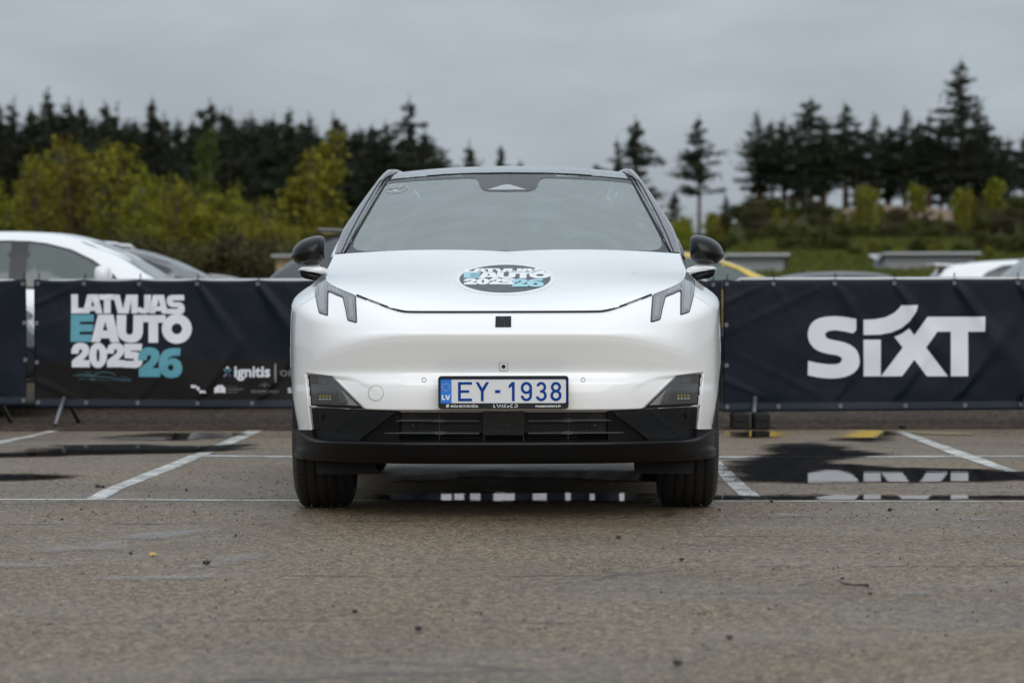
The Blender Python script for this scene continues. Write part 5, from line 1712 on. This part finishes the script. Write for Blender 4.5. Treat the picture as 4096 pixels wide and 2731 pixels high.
# dark grey hatchback with a spoiler
D = 30.0
bg_car('dark_grey_hatchback', 'dark grey hatchback with a roof spoiler, standing right behind the white car', (at(1085, D), D + CAMY, 0), 0, 4.3,
       [(0, 1.05), (.05, 1.12), (.25, 1.28), (.52, 1.45), (.62, 1.505), (1.4, 1.55), (2.2, 1.52), (2.6, 1.42), (3.2, 1.10), (3.7, .96), (4.1, .85), (4.3, .60)],
       [(0, 1.02), (3.1, 1.0), (4.3, .62)], .90, PAINT['grey'], .60, win=[[(1.9, 1.05), (3.0, 1.04), (2.55, 1.32), (1.9, 1.43)], [(.75, 1.08), (1.8, 1.05), (1.8, 1.44), (1.0, 1.41)]],
       spoiler=(.48, .78, 1.545), mirror_x=2.95, fin=1.0)
# beige car sliver
D = 62.0
bg_car('beige_saloon', 'beige saloon, only its roof line showing over the event logo banner', (at(760, D), D + CAMY, 0), R(180), 4.5,
       [(0, .80), (.1, .95), (.6, 1.04), (1.2, 1.36), (1.8, 1.425), (2.4, 1.41), (3.2, 1.05), (3.8, .92), (4.3, .80), (4.5, .60)], [(0, .9), (3.0, .94), (4.5, .62)], .88, PAINT['beige'], .6,
       win=[[(1.95, 1.0), (3.0, .98), (2.4, 1.33), (1.95, 1.35)], [(1.0, 1.02), (1.85, 1.0), (1.85, 1.35), (1.3, 1.31)]], mirror_x=2.95).location.x = at(1180, D)
# yellow car
D = 38.5
bg_car('yellow_hatchback', 'bright yellow hatchback partly hidden behind the white car and its mirror', (at(2010, D), D + CAMY, 0), 0, 4.75,
       [(0, .95), (.05, 1.08), (.35, 1.34), (.75, 1.47), (1.4, 1.505), (2.0, 1.50), (2.35, 1.46), (2.75, 1.36), (3.2, 1.17), (3.55, 1.02), (4.0, .93), (4.5, .82), (4.75, .60)],
       [(0, .98), (3.0, .98), (4.0, .90), (4.75, .62)], .90, PAINT['yellow'], .60, win=[[(1.75, 1.03), (3.2, 1.02), (2.85, 1.235), (2.5, 1.36), (2.1, 1.42), (1.75, 1.43)], [(.7, 1.06), (1.65, 1.03), (1.65, 1.43), (.95, 1.40)]],
       glass=M['bgglass_light'], mirror_x=3.05)
# red car with grey roof
D = 60.0
bg_car('red_hatchback', 'red car with a dark grey roof behind the white logo banner', (at(3010, D), D + CAMY, 0), 0, 4.2,
       [(0, .9), (.05, 1.05), (.4, 1.28), (.85, 1.38), (1.7, 1.425), (2.3, 1.40), (2.75, 1.30), (3.3, 1.02), (3.8, .90), (4.1, .78), (4.2, .60)], [(0, .97), (3.1, .97), (4.2, .62)], .88, PAINT['red'], .6,
       win=[[(1.7, 1.02), (3.05, 1.0), (2.7, 1.23), (2.3, 1.32), (1.7, 1.345)], [(.7, 1.04), (1.6, 1.02), (1.6, 1.345), (1.0, 1.31)]], mirror_x=2.95, roof_paint=PAINT['greyroof'], fin=1.12)
# white hatchback with spoiler
D = 50.0
bg_car('white_hatchback', 'white hatchback with a long roof spoiler and black antenna fin behind the white logo banner', (at(3690, D), D + CAMY, 0), 0, 4.3,
       [(0, .95), (.04, 1.05), (.18, 1.26), (.30, 1.40), (.55, 1.455), (1.0, 1.50), (1.6, 1.525), (2.2, 1.50), (2.7, 1.40), (3.3, 1.08), (3.8, .94), (4.15, .80), (4.3, .60)], [(0, .98), (3.1, .98), (4.3, .62)], .90, PAINT['white'], .60,
       win=[[(1.75, 1.04), (3.1, 1.03), (2.7, 1.31), (2.3, 1.41), (1.75, 1.43)], [(.80, 1.18), (.95, 1.30), (1.2, 1.40), (1.65, 1.435), (1.65, 1.06), (.72, 1.08)]], spoiler=(.12, .52, 1.432), mirror_x=3.05, fin=.72)
# silver car rising at the right edge
D = 44.0
bg_car('silver_suv', 'silver car with a raked tailgate behind the right end of the white logo banner', (at(3990, D), D + CAMY, 0), 0, 4.5,
       [(0, 1.0), (.05, 1.12), (.22, 1.30), (.42, 1.47), (.7, 1.56), (1.5, 1.60), (2.4, 1.57), (2.9, 1.44), (3.5, 1.10), (4.0, .98), (4.4, .82), (4.5, .60)], [(0, 1.02), (3.3, 1.02), (4.5, .62)], .92, PAINT['silver'], .62,
       win=[[(1.9, 1.08), (3.2, 1.06), (2.85, 1.35), (2.4, 1.46), (1.9, 1.49)], [(.7, 1.10), (1.8, 1.08), (1.8, 1.49), (1.0, 1.45)]], mirror_x=3.2)

# ================================================================== LOW SHEDS WITH METAL ROOFS
m, n, l, b = new_mat('ribbed_metal_roof')
co = objco(m)
wv = N(m, 'ShaderNodeTexWave', bands_direction='X'); wv.inputs['Scale'].default_value = 5; l.new(co, wv.inputs['Vector'])
b.inputs['Base Color'].default_value = (.50, .51, .54, 1); b.inputs['Roughness'].default_value = .5
l.new(bump(m, wv.outputs['Fac'], .2, .01), b.inputs['Normal'])
M['metal_roof'] = m
M['shed_wall'] = pm('shed_wall', (.34, .35, .37), .9)
M['shed_tan'] = pm('shed_tan', (.40, .30, .17), .8)
def shed(label, px0, px1, py0, py1, D, wall, depth=4.0):
    a, c = W(px0, py1, D), W(px1, py0, D)
    x0, x1 = a.x, c.x
    cx_ = (x0 + x1) / 2
    gz = hill(cx_, D + CAMY + depth / 2) - .3
    gz = min(gz, hill(x0, D + CAMY) - .3, hill(x1, D + CAMY) - .3)
    root = empty('shed', (cx_, D + CAMY, gz))
    tag(root, label, 'shed')
    h = (x1 - x0) / 2
    ze, zr = a.z - gz, c.z - gz
    box('wall', (0, depth / 2 + .3, ze / 2), (2 * h - .3, depth - .3, ze), wall, root)
    vs = [(-h, 0, ze), (h, 0, ze), (h * .985, depth * .45, zr), (-h * .985, depth * .45, zr), (h, depth + .3, ze), (-h, depth + .3, ze)]
    vs2 = [(x, y, z + .06) for x, y, z in vs]
    vf('roof', vs + vs2, [(0, 1, 2, 3), (3, 2, 4, 5), (6, 9, 8, 7), (9, 11, 10, 8), (0, 6, 7, 1), (5, 4, 10, 11), (0, 3, 9, 6), (3, 5, 11, 9), (1, 7, 8, 2), (2, 8, 10, 4)], M['metal_roof'], root)
shed('low shed with a pale grey ribbed metal roof beyond the yellow hatchback', 2900, 3160, 1082, 1024, 100, M['shed_wall'])
shed('long low shed with a narrow grey metal roof above the white hatchback', 3532, 3925, 1046, 1020, 104, M['shed_wall'])
shed('small shed with a grey metal roof and tan wall beyond the dark grey hatchback', 1085, 1330, 1058, 1024, 110, M['shed_tan'])

# ================================================================== TREES
def foliage_mat(name, cols, rough=.7):
    m, n, l, b = new_mat(name)
    co = objco(m)
    oi = N(m, 'ShaderNodeObjectInfo')
    geo = N(m, 'ShaderNodeNewGeometry')
    v = mathn(m, 'ADD', mathn(m, 'MULTIPLY', geo.outputs['Random Per Island'], .45), mathn(m, 'MULTIPLY', noise_node(m, co, .6, 3, .6), .55))
    c = ramp(m, v, [(.25, cols[0]), (.5, cols[1]), (.75, cols[2])])
    hs = N(m, 'ShaderNodeHueSaturation')
    l.new(maprange(m, oi.outputs['Random'], 0, 1, .47, .525), hs.inputs['Hue'])
    l.new(maprange(m, oi.outputs['Random'], 0, 1, .75, 1.25), hs.inputs['Value'])
    l.new(c, hs.inputs['Color'])
    l.new(hs.outputs[0], b.inputs['Base Color'])
    b.inputs['Roughness'].default_value = rough
    b.inputs['Specular IOR Level'].default_value = .2
    return m
M['needle'] = foliage_mat('conifer_needles', [(.010, .015, .007), (.017, .025, .011), (.028, .037, .017)])
M['leaf_y'] = foliage_mat('spring_leaves', [(.050, .053, .004), (.135, .135, .008), (.25, .235, .014)])
M['leaf_o'] = foliage_mat('spring_leaves_ochre', [(.050, .047, .004), (.128, .115, .008), (.215, .185, .013)])
M['leaf_g'] = foliage_mat('shrub_leaves', [(.022, .028, .005), (.048, .055, .008), (.085, .090, .012)])
M['leaf_d'] = foliage_mat('bare_shrub', [(.024, .022, .007), (.046, .042, .011), (.072, .064, .015)])
M['grass'] = foliage_mat('bank_grass', [(.040, .048, .007), (.070, .078, .011), (.105, .106, .017)])
M['bark'] = pm('pine_bark', (.075, .048, .034), .9)
M['bark_grey'] = pm('grey_bark', (.10, .095, .085), .9)
M['birch'] = pm('birch_bark', (.17, .155, .135), .8)

def trunk_mesh(name, H, r, rng, mat, lean=.02, limbs=None):
    bm = bmesh.new()
    pts = [(rng.uniform(-1, 1) * lean * H * t, rng.uniform(-1, 1) * lean * H * t, H * t) for t in (0, .25, .5, .75, 1)]
    pts[0] = (0, 0, -.6)
    tube_bm(bm, pts, [r, r * .85, r * .62, r * .36, r * .08], 7)
    for a, c, rr in limbs or []:
        tube_bm(bm, [a, c], [rr, rr * .35], 5)
    bmesh.ops.recalc_face_normals(bm, faces=bm.faces)
    me = bpy.data.meshes.new(name); bm.to_mesh(me); bm.free(); me.materials.append(mat)
    me.polygons.foreach_set('use_smooth', [True] * len(me.polygons))
    return me

def tris_mesh(name, V, mat):
    V = np.asarray(V, float).reshape(-1, 3)
    k = len(V) // 3
    me = bpy.data.meshes.new(name)
    me.from_pydata(V.tolist(), [], [(3 * i, 3 * i + 1, 3 * i + 2) for i in range(k)])
    me.materials.append(mat)
    return me

def clump(rng, c, r, n, size, flat=.55):
    """n random leaf triangles in a ball of radius r round c"""
    d = rng.normal(size=(n, 3)); d /= np.linalg.norm(d, axis=1)[:, None] + 1e-9
    d *= (rng.random((n, 1)) ** .5) * r
    d[:, 2] *= flat
    p = np.asarray(c) + d
    e1 = rng.normal(size=(n, 3)); e2 = rng.normal(size=(n, 3))
    e1 /= np.linalg.norm(e1, axis=1)[:, None]; e2 /= np.linalg.norm(e2, axis=1)[:, None]
    s = size * (.6 + .8 * rng.random((n, 1)))
    return np.stack([p - e1 * s * .5, p + e1 * s * .5, p + e2 * s], axis=1)

def conifer(seed, H, base, Rm, n, kind, gap=.5):
    """crown built of many small needle tufts spread through the crown's volume, gathered on branch layers"""
    rng = np.random.default_rng(seed)
    limbs, C = [], []
    zb = base * H
    # branches: uneven length, uneven spacing
    br = []
    z = zb
    while z < H * .97:
        t = (z - zb) / (H - zb)
        if kind == 'pine':
            env = Rm * (.55 + 1.5 * t if t < .3 else (1 - ((t - .3) / .7) ** 1.35))
        else:
            env = Rm * (1 - t) ** .8
        env = max(env, .12)
        for q in range(rng.integers(3, 6)):
            if kind == 'pine' and rng.random() < gap * .35: continue
            br.append((z + rng.normal() * .15, rng.random() * 6.28, env * rng.uniform(.45, 1.2) * (1 + .35 * math.sin(3 * z + seed)), t))
        z += rng.uniform(.25, .62) * (1.25 if kind == 'pine' else .85)
    per = n / max(1, sum(b[2] for b in br))
    for z0, a, L, t in br:
        rise = rng.uniform(-.05, .35) if kind == 'pine' else rng.uniform(-.45, -.05)
        end = np.array([math.cos(a) * L, math.sin(a) * L, L * rise])
        limbs.append(((0, 0, z0), tuple(np.array([0, 0, z0]) + end * .85), .015 + .012 * L))
        k = max(2, int(per * L * rng.uniform(.6, 1.4)))
        s_ = rng.random(k) ** .75
        side = np.array([-math.sin(a), math.cos(a), 0])
        p = np.array([0, 0, z0]) + end * s_[:, None] + side * (rng.normal(size=k) * .22 * L * (.35 + s_))[:, None]
        p[:, 2] += rng.normal(size=k) * .12 - .10 * s_ * L * (kind != 'pine')
        C.append(p)
    C = np.concatenate(C)
    tr = [clump(rng, c, .30, 4, .30, .6) for c in C]
    top = np.array([[0, 0, H * (1 - .025 * q)] for q in range(4)])
    tr += [clump(rng, c, .05 + .06 * q, 4, .2, 1.6) for q, c in enumerate(top)]
    return (trunk_mesh('trunk', H, .15 + H * .007, random.Random(seed), M['bark'], .006, limbs), tris_mesh('crown', np.concatenate(tr), M['needle']))

def leafy(seed, H, Rm, mat, nleaf, size, base=.12, bark='bark_grey', stems=4, upright=1.0):
    rng = np.random.default_rng(seed)
    limbs, tr = [], []
    for s in range(stems):
        a = rng.random() * 6.28; sp = rng.uniform(.10, .62) * Rm
        top = np.array([math.cos(a) * sp, math.sin(a) * sp, H * rng.uniform(.72, 1.0)])
        foot = np.array([0, 0, H * base * .4])
        limbs.append((tuple(foot), tuple(top), .05 + .006 * H))
        nb = 9
        for k in range(nb):
            t = base + (1 - base) * (k + rng.random()) / nb
            p = foot + (top - foot) * t
            wd = Rm * (math.sin(math.pi * min(1, (t * .80 + .17))) ** .8) * .75
            for q in range(4):
                b2 = rng.random() * 6.28
                L = wd * rng.uniform(.35, 1.1)
                e = p + np.array([math.cos(b2) * L * .8, math.sin(b2) * L * .8, L * rng.uniform(.4, 1.5) * upright])
                if q < 2: limbs.append((tuple(p), tuple(e), .02))
                for s2 in (.45, .75, 1.0):
                    tr.append(clump(rng, p + (e - p) * s2, .12 * Rm + .28, max(3, nleaf), size, .9))
    if bark == 'birch': limbs = [(a_, c_, r_ * .4) for a_, c_, r_ in limbs]
    return (trunk_mesh('trunk', H * .75, .06 + (.003 if bark == 'birch' else .008) * H, random.Random(seed), M[bark], .01, limbs), tris_mesh('crown', np.concatenate(tr), mat))

PROTO = {
    'pine': [conifer(100 + k, 20, (.12, .22, .40, .18, .28, .10)[k], (3.6, 3.1, 3.4, 4.2, 3.0, 3.8)[k], (2300, 1900, 1500, 2600, 1700, 2500)[k], 'pine', (.3, .6, 1.0, .4, .8, .3)[k]) for k in range(6)],
    'spruce': [conifer(200 + k, 20, .05, (3.4, 2.8, 4.0, 3.2)[k], 2600, 'spruce') for k in range(4)],
    'tall': [conifer(300, 24, .10, 5.0, 3600, 'pine', .5)],
    'yellow': [leafy(400 + k, 10, 2.6 + .3 * k, M['leaf_y'], 6, .25, .10, stems=6, upright=1.3) for k in range(3)],
    'ochre': [leafy(420 + k, 10, 2.7, M['leaf_o'], 6, .23, .10, stems=6, upright=1.3) for k in range(3)],
    'birch': [leafy(440 + k, 14, 2.5, M['leaf_o'] if k == 0 else M['leaf_g'], 10, .25, .22, 'birch', stems=3, upright=.5) for k in range(2)],
    'shrub': [leafy(460 + k, 3.2, 2.2, M['leaf_g'], 7, .24, .02, stems=6, upright=.5) for k in range(2)],
    'bare': [leafy(480 + k, 4.5, 2.5, M['leaf_d'], 5, .20, .04, stems=6) for k in range(2)],
    'small': [leafy(490, 5, 1.2, M['leaf_y'], 6, .2, .05, stems=3)],
}
TOPH = {'pine': 20, 'spruce': 20, 'tall': 24, 'yellow': 10.6, 'ochre': 10.6, 'birch': 14, 'shrub': 3.4, 'bare': 4.8, 'small': 5.2}
trng = random.Random(5)
def tree(kind, name, px, D, top_py, label, group, cat='tree', wide=1.0, idx=None, sink=0.0):
    x = (px - 2048) * D / FPX
    y = D + CAMY
    z0 = hill(x, y) - sink
    ztop = CAMH + (HORIZ - top_py) * D / FPX
    H = ztop - z0
    t, c = PROTO[kind][idx if idx is not None else trng.randrange(len(PROTO[kind]))]
    s = H / TOPH[kind]
    r = empty(name, (x, y, z0), trng.uniform(0, 6.28))
    r.scale = (s * wide, s * wide, s)
    tag(r, label, cat, group)
    for me, nm in ((t, 'trunk'), (c, 'crown')):
        o = bpy.data.objects.new(nm, me); link(o, r)
    return r

# dense forest behind, left of the car (silhouette tops traced)
tops = [(-120, 430), (0, 415), (60, 385), (130, 425), (195, 345), (275, 390), (330, 400), (420, 400), (470, 410), (540, 470), (610, 385), (660, 450), (710, 470), (770, 470), (845, 395), (900, 430), (925, 430), (985, 460),
        (1010, 450), (1060, 470), (1095, 455), (1160, 430), (1240, 450), (1335, 445), (1440, 500), (1490, 490), (1545, 480), (1640, 380), (1700, 500), (1770, 590), (1880, 560), (2005, 585), (2080, 640)]
for k, (px, py) in enumerate(tops):
    kd_ = 'spruce' if k % 3 == 1 or px > 1850 else 'pine'
    if px == 1640: kd_ = 'tall'
    tree(kd_, 'spruce_tree' if kd_ == 'spruce' else 'pine_tree', px, 300 + trng.uniform(-18, 25), py,
         'tall dark pine with layered branches rising highest beside the white car roof' if kd_ == 'tall' else ('dark narrow spruce in the dense forest left of the white car' if kd_ == 'spruce' else 'dark pine in the dense forest left of the white car'),
         None if kd_ == 'tall' else ('forest spruces left of the car' if kd_ == 'spruce' else 'forest pines left of the car'), wide=1.3 if kd_ != 'tall' else .9)
for rw, Dn in ((1, 338), (2, 372)):
    for q in range(36):
        px = -160 + q * 55 + trng.uniform(-18, 18)
        if px > 1760: continue
        py = float(np.interp(px, [-200, 0, 600, 1300, 1760, 2100], [440, 425, 465, 485, 545, 660])) + trng.uniform(-15, 40)
        kd_ = 'spruce' if q % 2 else 'pine'
        tree(kd_, 'spruce_tree' if kd_ == 'spruce' else 'pine_tree', px, Dn + trng.uniform(-12, 12), py,
             'dark narrow spruce in the dense forest left of the white car' if kd_ == 'spruce' else 'dark pine in the dense forest left of the white car',
             'forest spruces left of the car' if kd_ == 'spruce' else 'forest pines left of the car', wide=1.35)
# yellow-green spring trees in front of the forest
for px, py, kind, wd, D in [(-60, 690, 'yellow', 1.0, 170), (150, 620, 'ochre', 1.0, 178), (235, 545, 'ochre', 1.05, 190), (330, 540, 'ochre', .9, 186), (455, 545, 'yellow', .95, 180), (545, 680, 'yellow', .9, 172), (620, 670, 'yellow', .9, 176),
                            (700, 740, 'ochre', .9, 165), (760, 715, 'yellow', 1.1, 165), (850, 705, 'yellow', 1.15, 168), (930, 760, 'yellow', 1.0, 160), (1010, 790, 'ochre', 1.1, 158), (1090, 830, 'ochre', 1.15, 155), (1140, 880, 'ochre', 1.0, 152)]:
    tree(kind, 'broadleaf_tree', px, D, py, 'fresh yellow-green spring tree in front of the dark forest' if kind == 'yellow' else 'ochre green spring tree in front of the dark forest',
         'yellow-green trees before the forest' if kind == 'yellow' else 'ochre trees before the forest', wide=wd)
tree('birch', 'birch_tree', 1215, 205, 560, 'birch with yellowing leaves and pale trunk between the forest and the dark grey hatchback', 'pale trunked birches left of the car', idx=0, wide=1.35)
tree('birch', 'birch_tree', 1305, 212, 470, 'birch with yellowing leaves and pale trunk between the forest and the dark grey hatchback', 'pale trunked birches left of the car', idx=0, wide=1.25)
tree('birch', 'birch_tree', 840, 260, 520, 'slim green birch standing alone against the dark forest', None, idx=1, wide=.9)
for px in range(-80, 1400, 95):
    tree('bare', 'bush', px + trng.uniform(-25, 25), 135 + trng.uniform(-10, 12), 985 + trng.uniform(-50, 35), 'brown-green leafless bush below the spring trees', 'bushes below the spring trees', 'bush', wide=1.35)
# hill on the right: lone pines, ridge pines, tall pine
for px, py, D, kind, idx, wd in [(2470, 545, 330, 'pine', 1, 1.0), (2545, 465, 335, 'pine', 3, .95), (2798, 460, 335, 'pine', 2, 1.2), (2700, 760, 300, 'pine', 0, 1.3), (2905, 770, 300, 'pine', 1, 1.2), (2620, 800, 330, 'pine', 1, 1.2)]:
    tree(kind, 'pine_tree', px, D, py, 'lone open-branched pine against the sky right of the white car', 'lone pines right of the car', idx=idx, wide=wd)
for k, (px, py) in enumerate([(3032, 440), (3090, 480), (3135, 465), (3185, 500), (3245, 390), (3300, 470), (3378, 405), (3425, 470), (3495, 450), (3560, 500), (3620, 430), (3680, 480), (3720, 445), (3765, 470), (3945, 480), (4000, 540), (4100, 560), (4160, 600)]):
    tree('pine', 'pine_tree', px, 345 + trng.uniform(-10, 22), py, idx=(1, 2, 4, 1, 3)[k % 5], label='dark pine in the row along the hilltop', group='pines along the hilltop', wide=1.55 if k % 3 else 1.3)
for q in range(14):
    px = 3050 + q * 82 + trng.uniform(-20, 20)
    tree('pine', 'pine_tree', px, 385 + trng.uniform(-10, 20), 520 + trng.uniform(-20, 60), idx=(4, 2, 1)[q % 3], label='dark pine in the row along the hilltop', group='pines along the hilltop', wide=1.7)
tree('tall', 'pine_tree', 3845, 340, 232, 'tallest broad pine towering over the hilltop row', None, wide=1.15, idx=0)
tree('tall', 'pine_tree', 3905, 352, 395, 'broad dark pine close behind the tallest hilltop pine', None, wide=1.2, idx=0)
# hillside shrubs
lab = {'bare': ('brown-green scrub bush on the hillside', 'scrub on the hillside'), 'shrub': ('rounded green shrub on the hillside', 'green shrubs on the hillside'), 'ochre': ('ochre bushy tree on the hillside', 'ochre trees on the hillside'),
       'small': ('small bright yellow-green sapling on the hillside', 'saplings on the hillside')}
for rw, (D, p0, nn, kinds, h) in enumerate([(300, 2640, 24, ('bare', 'bare', 'shrub'), 62), (270, 2600, 24, ('bare', 'shrub', 'bare'), 70), (240, 2600, 24, ('bare', 'bare', 'ochre'), 75), (212, 2640, 22, ('bare', 'shrub', 'bare'), 75), (190, 2640, 17, ('bare', 'shrub', 'shrub'), 80), (165, 2650, 9, ('shrub', 'bare', 'shrub'), 60)]):
    for q in range(nn):
        px = p0 + q * (1560 / nn) + trng.uniform(-25, 25)
        kind = kinds[trng.randrange(3)]
        x = (px - 2048) * D / FPX
        base = HORIZ - (hill(x, D + CAMY) - CAMH) * FPX / D
        if D > 250 and 3360 < px < 3840: h_ = h * .35
        else: h_ = h
        tree(kind, 'bush' if kind != 'ochre' else 'broadleaf_tree', px, D + trng.uniform(-10, 10), base - h_ * trng.uniform(.7, 1.35), lab[kind][0], lab[kind][1], 'bush' if kind != 'ochre' else 'tree', wide=1.5 if kind != 'ochre' else 1.1)
for px, py, wd, kind in [(3470, 738, 1.15, 'ochre'), (3420, 830, .9, 'ochre'), (3855, 745, .85, 'yellow'), (3600, 850, .9, 'bare'), (2740, 850, .9, 'yellow'), (2880, 880, .9, 'ochre'), (3650, 880, 1.0, 'shrub')]:
    tree(kind, 'broadleaf_tree', px, 205, py, {'ochre': 'ochre bushy tree on the hillside', 'yellow': 'bright yellow-green tree on the hillside', 'bare': 'brown-green scrub bush on the hillside', 'shrub': 'rounded green shrub on the hillside'}[kind], {'ochre': 'ochre trees on the hillside', 'yellow': 'yellow-green trees on the hillside', 'bare': 'scrub on the hillside', 'shrub': 'green shrubs on the hillside'}[kind], wide=wd)
for px, py, D in [(3475, 735, 262), (3435, 830, 258), (3520, 810, 260), (3850, 745, 240), (3870, 760, 243), (3990, 700, 255), (2850, 840, 250), (2720, 850, 245), (3130, 800, 285), (3690, 740, 300), (3655, 725, 300)]:
    tree('small', 'sapling', px, D, py, lab['small'][0], lab['small'][1], 'tree', wide=1.25, sink=.2)
for px, py, D, wd in [(3330, 930, 150, 2.0), (3560, 985, 130, 1.7), (3690, 960, 135, 2.0), (3420, 990, 128, 1.6), (3830, 975, 140, 1.8), (3970, 940, 150, 2.0), (4090, 950, 140, 2.0), (3210, 980, 140, 1.6)]:
    tree('shrub', 'bush', px, D, py, 'large rounded green shrub on the grassy bank above the parked cars', 'shrubs on the grassy bank', 'bush', wide=wd * .85)
for px, py, D, wd in [(3500, 955, 120, .95), (3590, 985, 118, 1.0), (3740, 962, 120, 1.1), (3360, 1000, 120, .9), (3290, 960, 150, 1.0), (3960, 985, 122, 1.0)]:
    tree('yellow', 'bush', px, D, py, 'broad yellow-green bush on the grassy bank', 'yellow-green bushes on the grassy bank', 'bush', wide=wd * 1.8)

# bare sandy soil along the crest
so = []
for py_, d in ((0, 292), (1, 300), (2, 308), (3, 318), (4, 330)):
    row = []
    for q in range(24):
        px = 3330 + q * 24
        x, y = (px - 2048) * d / FPX, d + CAMY
        e = .16 * math.sin(math.pi * q / 23) * math.sin(math.pi * (py_ + .5) / 5) * 4
        row.append((x, y, hill(x, y) - .12 + e + .25 * noise.noise(Vector((x * .3, y * .3, 1)))))
    so.append(row)
m, n, l, b = new_mat('sandy_soil')
l.new(ramp(m, noise_node(m, objco(m), 1.2, 5, .6), [(.3, (.10, .065, .038)), (.6, (.20, .130, .080)), (.8, (.06, .055, .02))]), b.inputs['Base Color'])
b.inputs['Roughness'].default_value = .95
tag(grid_obj('sandy_bank', np.array(so), m, None, True), kind='structure')
# grass on the bank
rng = np.random.default_rng(3)
Vg = []
for _ in range(52000):
    D = rng.uniform(64, 195); px = rng.uniform(2600, 4250)
    x, y = (px - 2048) * D / FPX, D + CAMY
    z = hill(x, y)
    h = rng.uniform(.08, .24) * (1 + D / 130); a = rng.uniform(0, 6.28); w_ = .05 * (1 + D / 160)
    Vg.append([(x - w_ * math.cos(a), y - w_ * math.sin(a), z - .03), (x + w_ * math.cos(a), y + w_ * math.sin(a), z - .03), (x + rng.uniform(-.12, .12), y + rng.uniform(-.1, .1), z + h)])
g = mobj('grass', tris_mesh('grass', np.array(Vg), M['grass']), [], None)
tag(g, 'rough green grass on the bank beyond the parked cars', 'grass', kind='stuff')
